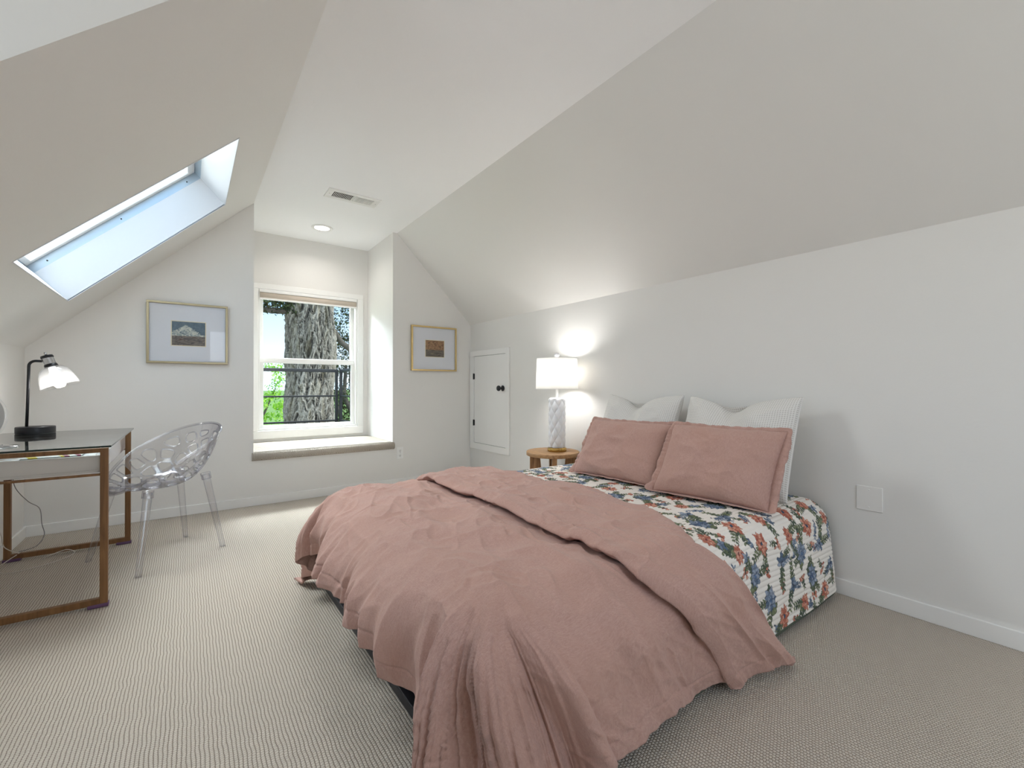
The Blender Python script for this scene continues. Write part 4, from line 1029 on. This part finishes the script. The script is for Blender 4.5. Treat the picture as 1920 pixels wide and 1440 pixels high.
for (fx, fy), (tf, ts) in (((-.213, 3.119), (.150, -.0)), ((-.469, 3.565), (.150, 1)), ((-.009, 3.763), (-.165, 1)), ((.185, 3.408), (-.165, -.0))):
    foot = Vector((fx, fy, 0)); rel = foot-cc_; sF, sS = rel.dot(fw), rel.dot(rt)
    top = cc_+fw*(sF*(.66 if sF > 0 else .71))+rt*(sS*.70)+Vector((0, 0, .428 if sF > 0 else .470))
    b = MB(); n_ = 10; pts = [tuple(top.lerp(foot+Vector((0, 0, .0)), i/n_)) for i in range(n_+1)]
    b.tube(pts, [.0215-.0075*i/n_ for i in range(n_+1)], 20); b.tube([tuple(top+(foot-top).normalized()*-.012), tuple(top+(foot-top).normalized()*.03)], .027, 20); b.build('leg', M['pc'], t)

# ------------------------------------------------------------------ outside the alcove window
def grnd(): 
    b = NB('grass_ground'); o = b.obj(); n = b.noise(o, .4, 5); return b.done(b.bsdf(b.mix(n, srgb(70, 100, 40), srgb(120, 150, 70)), .95))
b = MB(); b.face([(-400, 7, -5), (400, 7, -5), (400, 900, -5), (-400, 900, -5)]); struct(b.build('ground', grnd()))
b = MB()
hx = np.linspace(-500, 700, 121); hh_ = 5+7*np.array([noise.noise(Vector((x*.004, 1.3, 0))) for x in hx])+2*np.array([noise.noise(Vector((x*.02, 5.3, 0))) for x in hx])
P = np.stack([np.stack([hx, 640+0*hx, -6+0*hx], -1), np.stack([hx, 700+0*hx, hh_*.6], -1), np.stack([hx, 760+0*hx, hh_], -1), np.stack([hx, 860+0*hx, -6+0*hx], -1)], 0)
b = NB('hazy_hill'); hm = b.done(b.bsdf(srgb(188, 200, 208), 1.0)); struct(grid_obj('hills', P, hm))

b = MB(); b.box(-.6, 1.74, YD+.16, 6.36, .36, .40); M['deck'] = plain('dark_deck_board', srgb(62, 58, 54), .8); struct(b.build('balcony_floor', M['deck']))
M['railm'] = plain('black_railing_metal', srgb(20, 21, 24), .45, .2)
t = thing('balcony_railing', 'black metal balcony railing turning a corner outside the alcove window', 'railing', (1.0, 6.3, .40))
for z, h in ((1.214, .042), (.884, .022), (.552, .022)):
    b = MB(); b.box(-.6, 1.66, 6.285, 6.315, z, z+h); b.build('rail', M['railm'], t, bevel=.003)
    b = MB(); b.box(1.672, 1.700, YD+.2, 6.285, z, z+h); b.build('rail', M['railm'], t, bevel=.003)
for x, y in ((-.58, 6.30), (.5-.9, 6.30), (1.637, 6.30), (1.686, 6.262), (1.686, 5.55)):
    b = MB(); b.box(x-.017, x+.017, y-.017, y+.017, .40, 1.25); b.build('post', M['railm'], t, bevel=.002)
# big trunk with furrowed bark (real relief)
TX, TY = 1.735, 8.35
t = thing('tree', 'massive grey furrowed tree trunk filling the alcove window', 'tree', (TX, TY, -5))
na, nh = 620, 820
A_ = np.linspace(0, 2*PI, na)[:, None]; Hh = np.linspace(-5, 6.5, nh)[None, :]
# finer rows where it can be seen
Hh = np.concatenate([np.linspace(-5, .1, 60), np.linspace(.12, 3.3, 700), np.linspace(3.35, 6.5, 60)])[None, :]; nh = Hh.shape[1]
R0 = .372+.045*np.clip((1.1-Hh)/1.2, 0, 2.5)+.03*np.clip((Hh-2.4), 0, 2)
per = A_*8.0
lumps = .030*fbm(np.cos(A_)*1.7+5+0*Hh, Hh*1.5+np.sin(A_)*1.7, 21, 3)+.05*np.exp(-((A_-PI*1.02)/.35)**2)*(np.exp(-((Hh-1.45)/.10)**2)*.8+np.exp(-((Hh-.66)/.22)**2)*.55)
wrp = vnoise(np.cos(A_)*6+Hh*1.2, np.sin(A_)*6+Hh*1.6, 33)*.9
cA, sA = np.cos(A_)*.37, np.sin(A_)*.37
fur = 1-2*np.abs(vnoise(A_*9+wrp*1.3, Hh*7.5+wrp*1.6, 11)); fur2 = 1-2*np.abs(vnoise(A_*20+wrp*3, Hh*21+wrp*3, 12)); fin = fbm(A_*60, Hh*110, 13, 2)
relief = .020*fur+.013*fur2+.0035*fin
RRt = R0+lumps+relief
P = np.stack([TX+RRt*np.cos(A_), TY+RRt*np.sin(A_), Hh+0*A_], -1)
hfac = np.clip(.36+.46*fur+.36*fur2+.22*fin+.16*vnoise(A_*3.2, Hh*1.1, 8), 0, 1)[..., None]
c0_, c1_, c2_ = [np.array(srgb(*c)[:3]) for c in ((26, 22, 17), (84, 79, 70), (134, 129, 118))]
colr = np.where(hfac < .5, c0_+(c1_-c0_)*(hfac/.5), c1_+(c2_-c1_)*((hfac-.5)/.5))
lich = np.clip(fbm(A_*6, Hh*3, 77, 3)*1.6-.3, 0, 1)[..., None]; colr = colr*(1-lich*.35)+np.array(srgb(92, 84, 58)[:3])*lich*.35
b = NB('grey_bark'); at = b.n('ShaderNodeAttribute'); at.attribute_name = 'Col'; M['bark'] = b.done(b.bsdf(at.outputs['Color'], .95))
grid_obj('trunk', P, M['bark'], t, col=colr)
b = NB('branch_bark'); o_ = b.obj(); n_ = b.noise(o_, 22, 4, .6, 1); M['bark2'] = b.done(b.bsdf(b.mix(n_, srgb(40, 36, 32), srgb(104, 98, 88)), .95, 0, b.bump(n_, .8, .02)))
def limb(pts, r0, r1, par):
    P_ = [Vector(p) for p in pts]; out = []
    for i in range(len(P_)-1):
        for k in range(10): out.append(P_[i].lerp(P_[i+1], k/10)+Vector((noise.noise(P_[i]*3+Vector((k, 0, 0)))*.01, 0, noise.noise(P_[i]*5+Vector((0, k, 0)))*.012)))
    out.append(P_[-1]); n_ = len(out)
    b = MB(); b.tube(out, [r0+(r1-r0)*i/(n_-1) for i in range(n_)], 14); return b.build('branch', M['bark2'], par)
limb([(TX-.2, TY, 2.34), (1.20, 8.3, 2.285), (.80, 8.2, 2.27), (.2, 8.1, 2.40)], .060, .035, t)
limb([(TX+.2, TY+.1, 2.25), (2.15, 8.6, 2.10), (2.34, 8.7, 1.86), (2.62, 8.75, 1.66), (3.0, 8.8, 1.62)], .055, .050, t)
def foliage(name, parent, n_, centre_fn, size, cols, elong=1.0, seed=1, mat=None):
    rg_ = np.random.RandomState(seed)
    C_ = np.array([centre_fn(rg_) for _ in range(n_)])
    a1 = rg_.normal(size=(n_, 3)); a1 /= np.linalg.norm(a1, axis=1)[:, None]; a2 = rg_.normal(size=(n_, 3)); a2 -= (a2*a1).sum(1)[:, None]*a1; a2 /= np.linalg.norm(a2, axis=1)[:, None]
    s1 = size*rg_.uniform(.6, 1.3, (n_, 1))*elong; s2 = size*rg_.uniform(.5, .9, (n_, 1))
    V_ = np.stack([C_-a1*s1, C_+a2*s2*.5-a1*s1*.1, C_+a1*s1, C_-a2*s2*.5-a1*s1*.1], 1).reshape(-1, 3)
    me = bpy.data.meshes.new(name); me.vertices.add(len(V_)); me.vertices.foreach_set('co', V_.reshape(-1).astype(np.float32))
    me.loops.add(n_*4); me.loops.foreach_set('vertex_index', np.arange(n_*4, dtype=np.int32)); me.polygons.add(n_); me.polygons.foreach_set('loop_start', (np.arange(n_)*4).astype(np.int32)); me.update(calc_edges=True)
    ca = me.color_attributes.new('Col', 'FLOAT_COLOR', 'POINT'); cc = np.array(cols)[rg_.randint(len(cols), size=n_)]; ca.data.foreach_set('color', np.repeat(cc, 4, axis=0).reshape(-1).astype(np.float32))
    return obj_from(name, me, mat, parent)
b = NB('leaf'); at = b.n('ShaderNodeAttribute'); at.attribute_name = 'Col'; df = b.n('ShaderNodeBsdfDiffuse'); tl = b.n('ShaderNodeBsdfTranslucent'); b.l(at.outputs['Color'], df.inputs[0]); b.l(at.outputs['Color'], tl.inputs[0]); mx = b.n('ShaderNodeMixShader'); mx.inputs[0].default_value = .5; b.l(df.outputs[0], mx.inputs[1]); b.l(tl.outputs[0], mx.inputs[2]); M['leaf'] = b.done(mx.outputs[0])
DK = [srgb(58, 68, 44), srgb(78, 88, 58), srgb(44, 52, 36), srgb(100, 108, 74), srgb(66, 62, 44)]
LG = [srgb(150, 200, 60), srgb(120, 180, 50), srgb(176, 214, 90), srgb(92, 150, 44), srgb(190, 222, 110)]
def tw1(r):       # needle sprays on the left branch
    x = r.uniform(.2, 1.5); return (x, 8.2+r.normal()*.12, 2.40+.06*r.normal()-(.10 if r.rand() < .12 else 0)+max(0, r.normal()*.12))
foliage('foliage', t, 1500, tw1, .035, DK, 1.6, 3, M['leaf'])
t2 = thing('tree', 'dark small-leaved tree seen through the window right of the trunk', 'tree', (3.0, 9.6, -5))
b = MB(); b.tube([(3.0, 9.6, -5), (2.98, 9.6, -1), (2.85, 9.6, 1.5), (2.95, 9.6, 4)], [.16, .14, .11, .05], 14); b.build('trunk', M['bark2'], t2)
limb([(2.90, 9.6, .3), (2.62, 9.5, .8), (2.66, 9.5, 1.5)], .06, .03, t2); limb([(2.88, 9.6, -.4), (2.55, 9.4, .2), (2.42, 9.4, .9)], .04, .02, t2)
clus = np.random.RandomState(9); CL = [(clus.uniform(2.25, 3.7), clus.uniform(9.1, 10.2), clus.uniform(-.6, 3.6)) for _ in range(190)]
def tw2(r):
    c = CL[r.randint(len(CL))]; return (c[0]+r.normal()*.11, c[1]+r.normal()*.12, c[2]+r.normal()*.085)
foliage('foliage', t2, 17000, tw2, .030, DK, 1.3, 4, M['leaf'])
t3 = thing('tree', 'bright green leafy tree beyond the railing, left of the thick trunk', 'tree', (1.25, 12.2, -5))
b = MB(); b.tube([(1.30, 12.2, -5), (1.34, 12.2, -1), (1.36, 12.2, .1)], [.10, .06, .035], 12); b.tube([(1.36, 12.2, .05), (1.55, 12.2, .5), (1.74, 12.2, .98)], [.03, .022, .012], 10); b.tube([(1.36, 12.2, .05), (1.28, 12.2, .6), (1.18, 12.2, 1.2)], [.03, .02, .01], 10); b.build('trunk', M['bark2'], t3)
CL3 = [(clus.uniform(.6, 2.2), clus.uniform(11.9, 12.9), clus.uniform(-1.2, .62)) for _ in range(90)]+[(x+clus.normal()*.05, 12.2+clus.normal()*.2, z+clus.normal()*.04) for x, z in ((1.10, .95), (1.16, 1.1), (1.08, 1.22), (1.20, 1.0), (1.22, .8), (1.75, 1.36), (1.80, 1.18), (1.72, 1.02), (1.84, .92), (1.66, 1.44), (1.62, .75), (1.86, 1.5), (1.3, .74), (1.1, .72), (1.5, .7))]
def tw3(r):
    c = CL3[r.randint(len(CL3))]; return (c[0]+r.normal()*.09, c[1]+r.normal()*.1, c[2]+r.normal()*.06)
foliage('foliage', t3, 9000, tw3, .040, LG, 1.1, 6, M['leaf'])
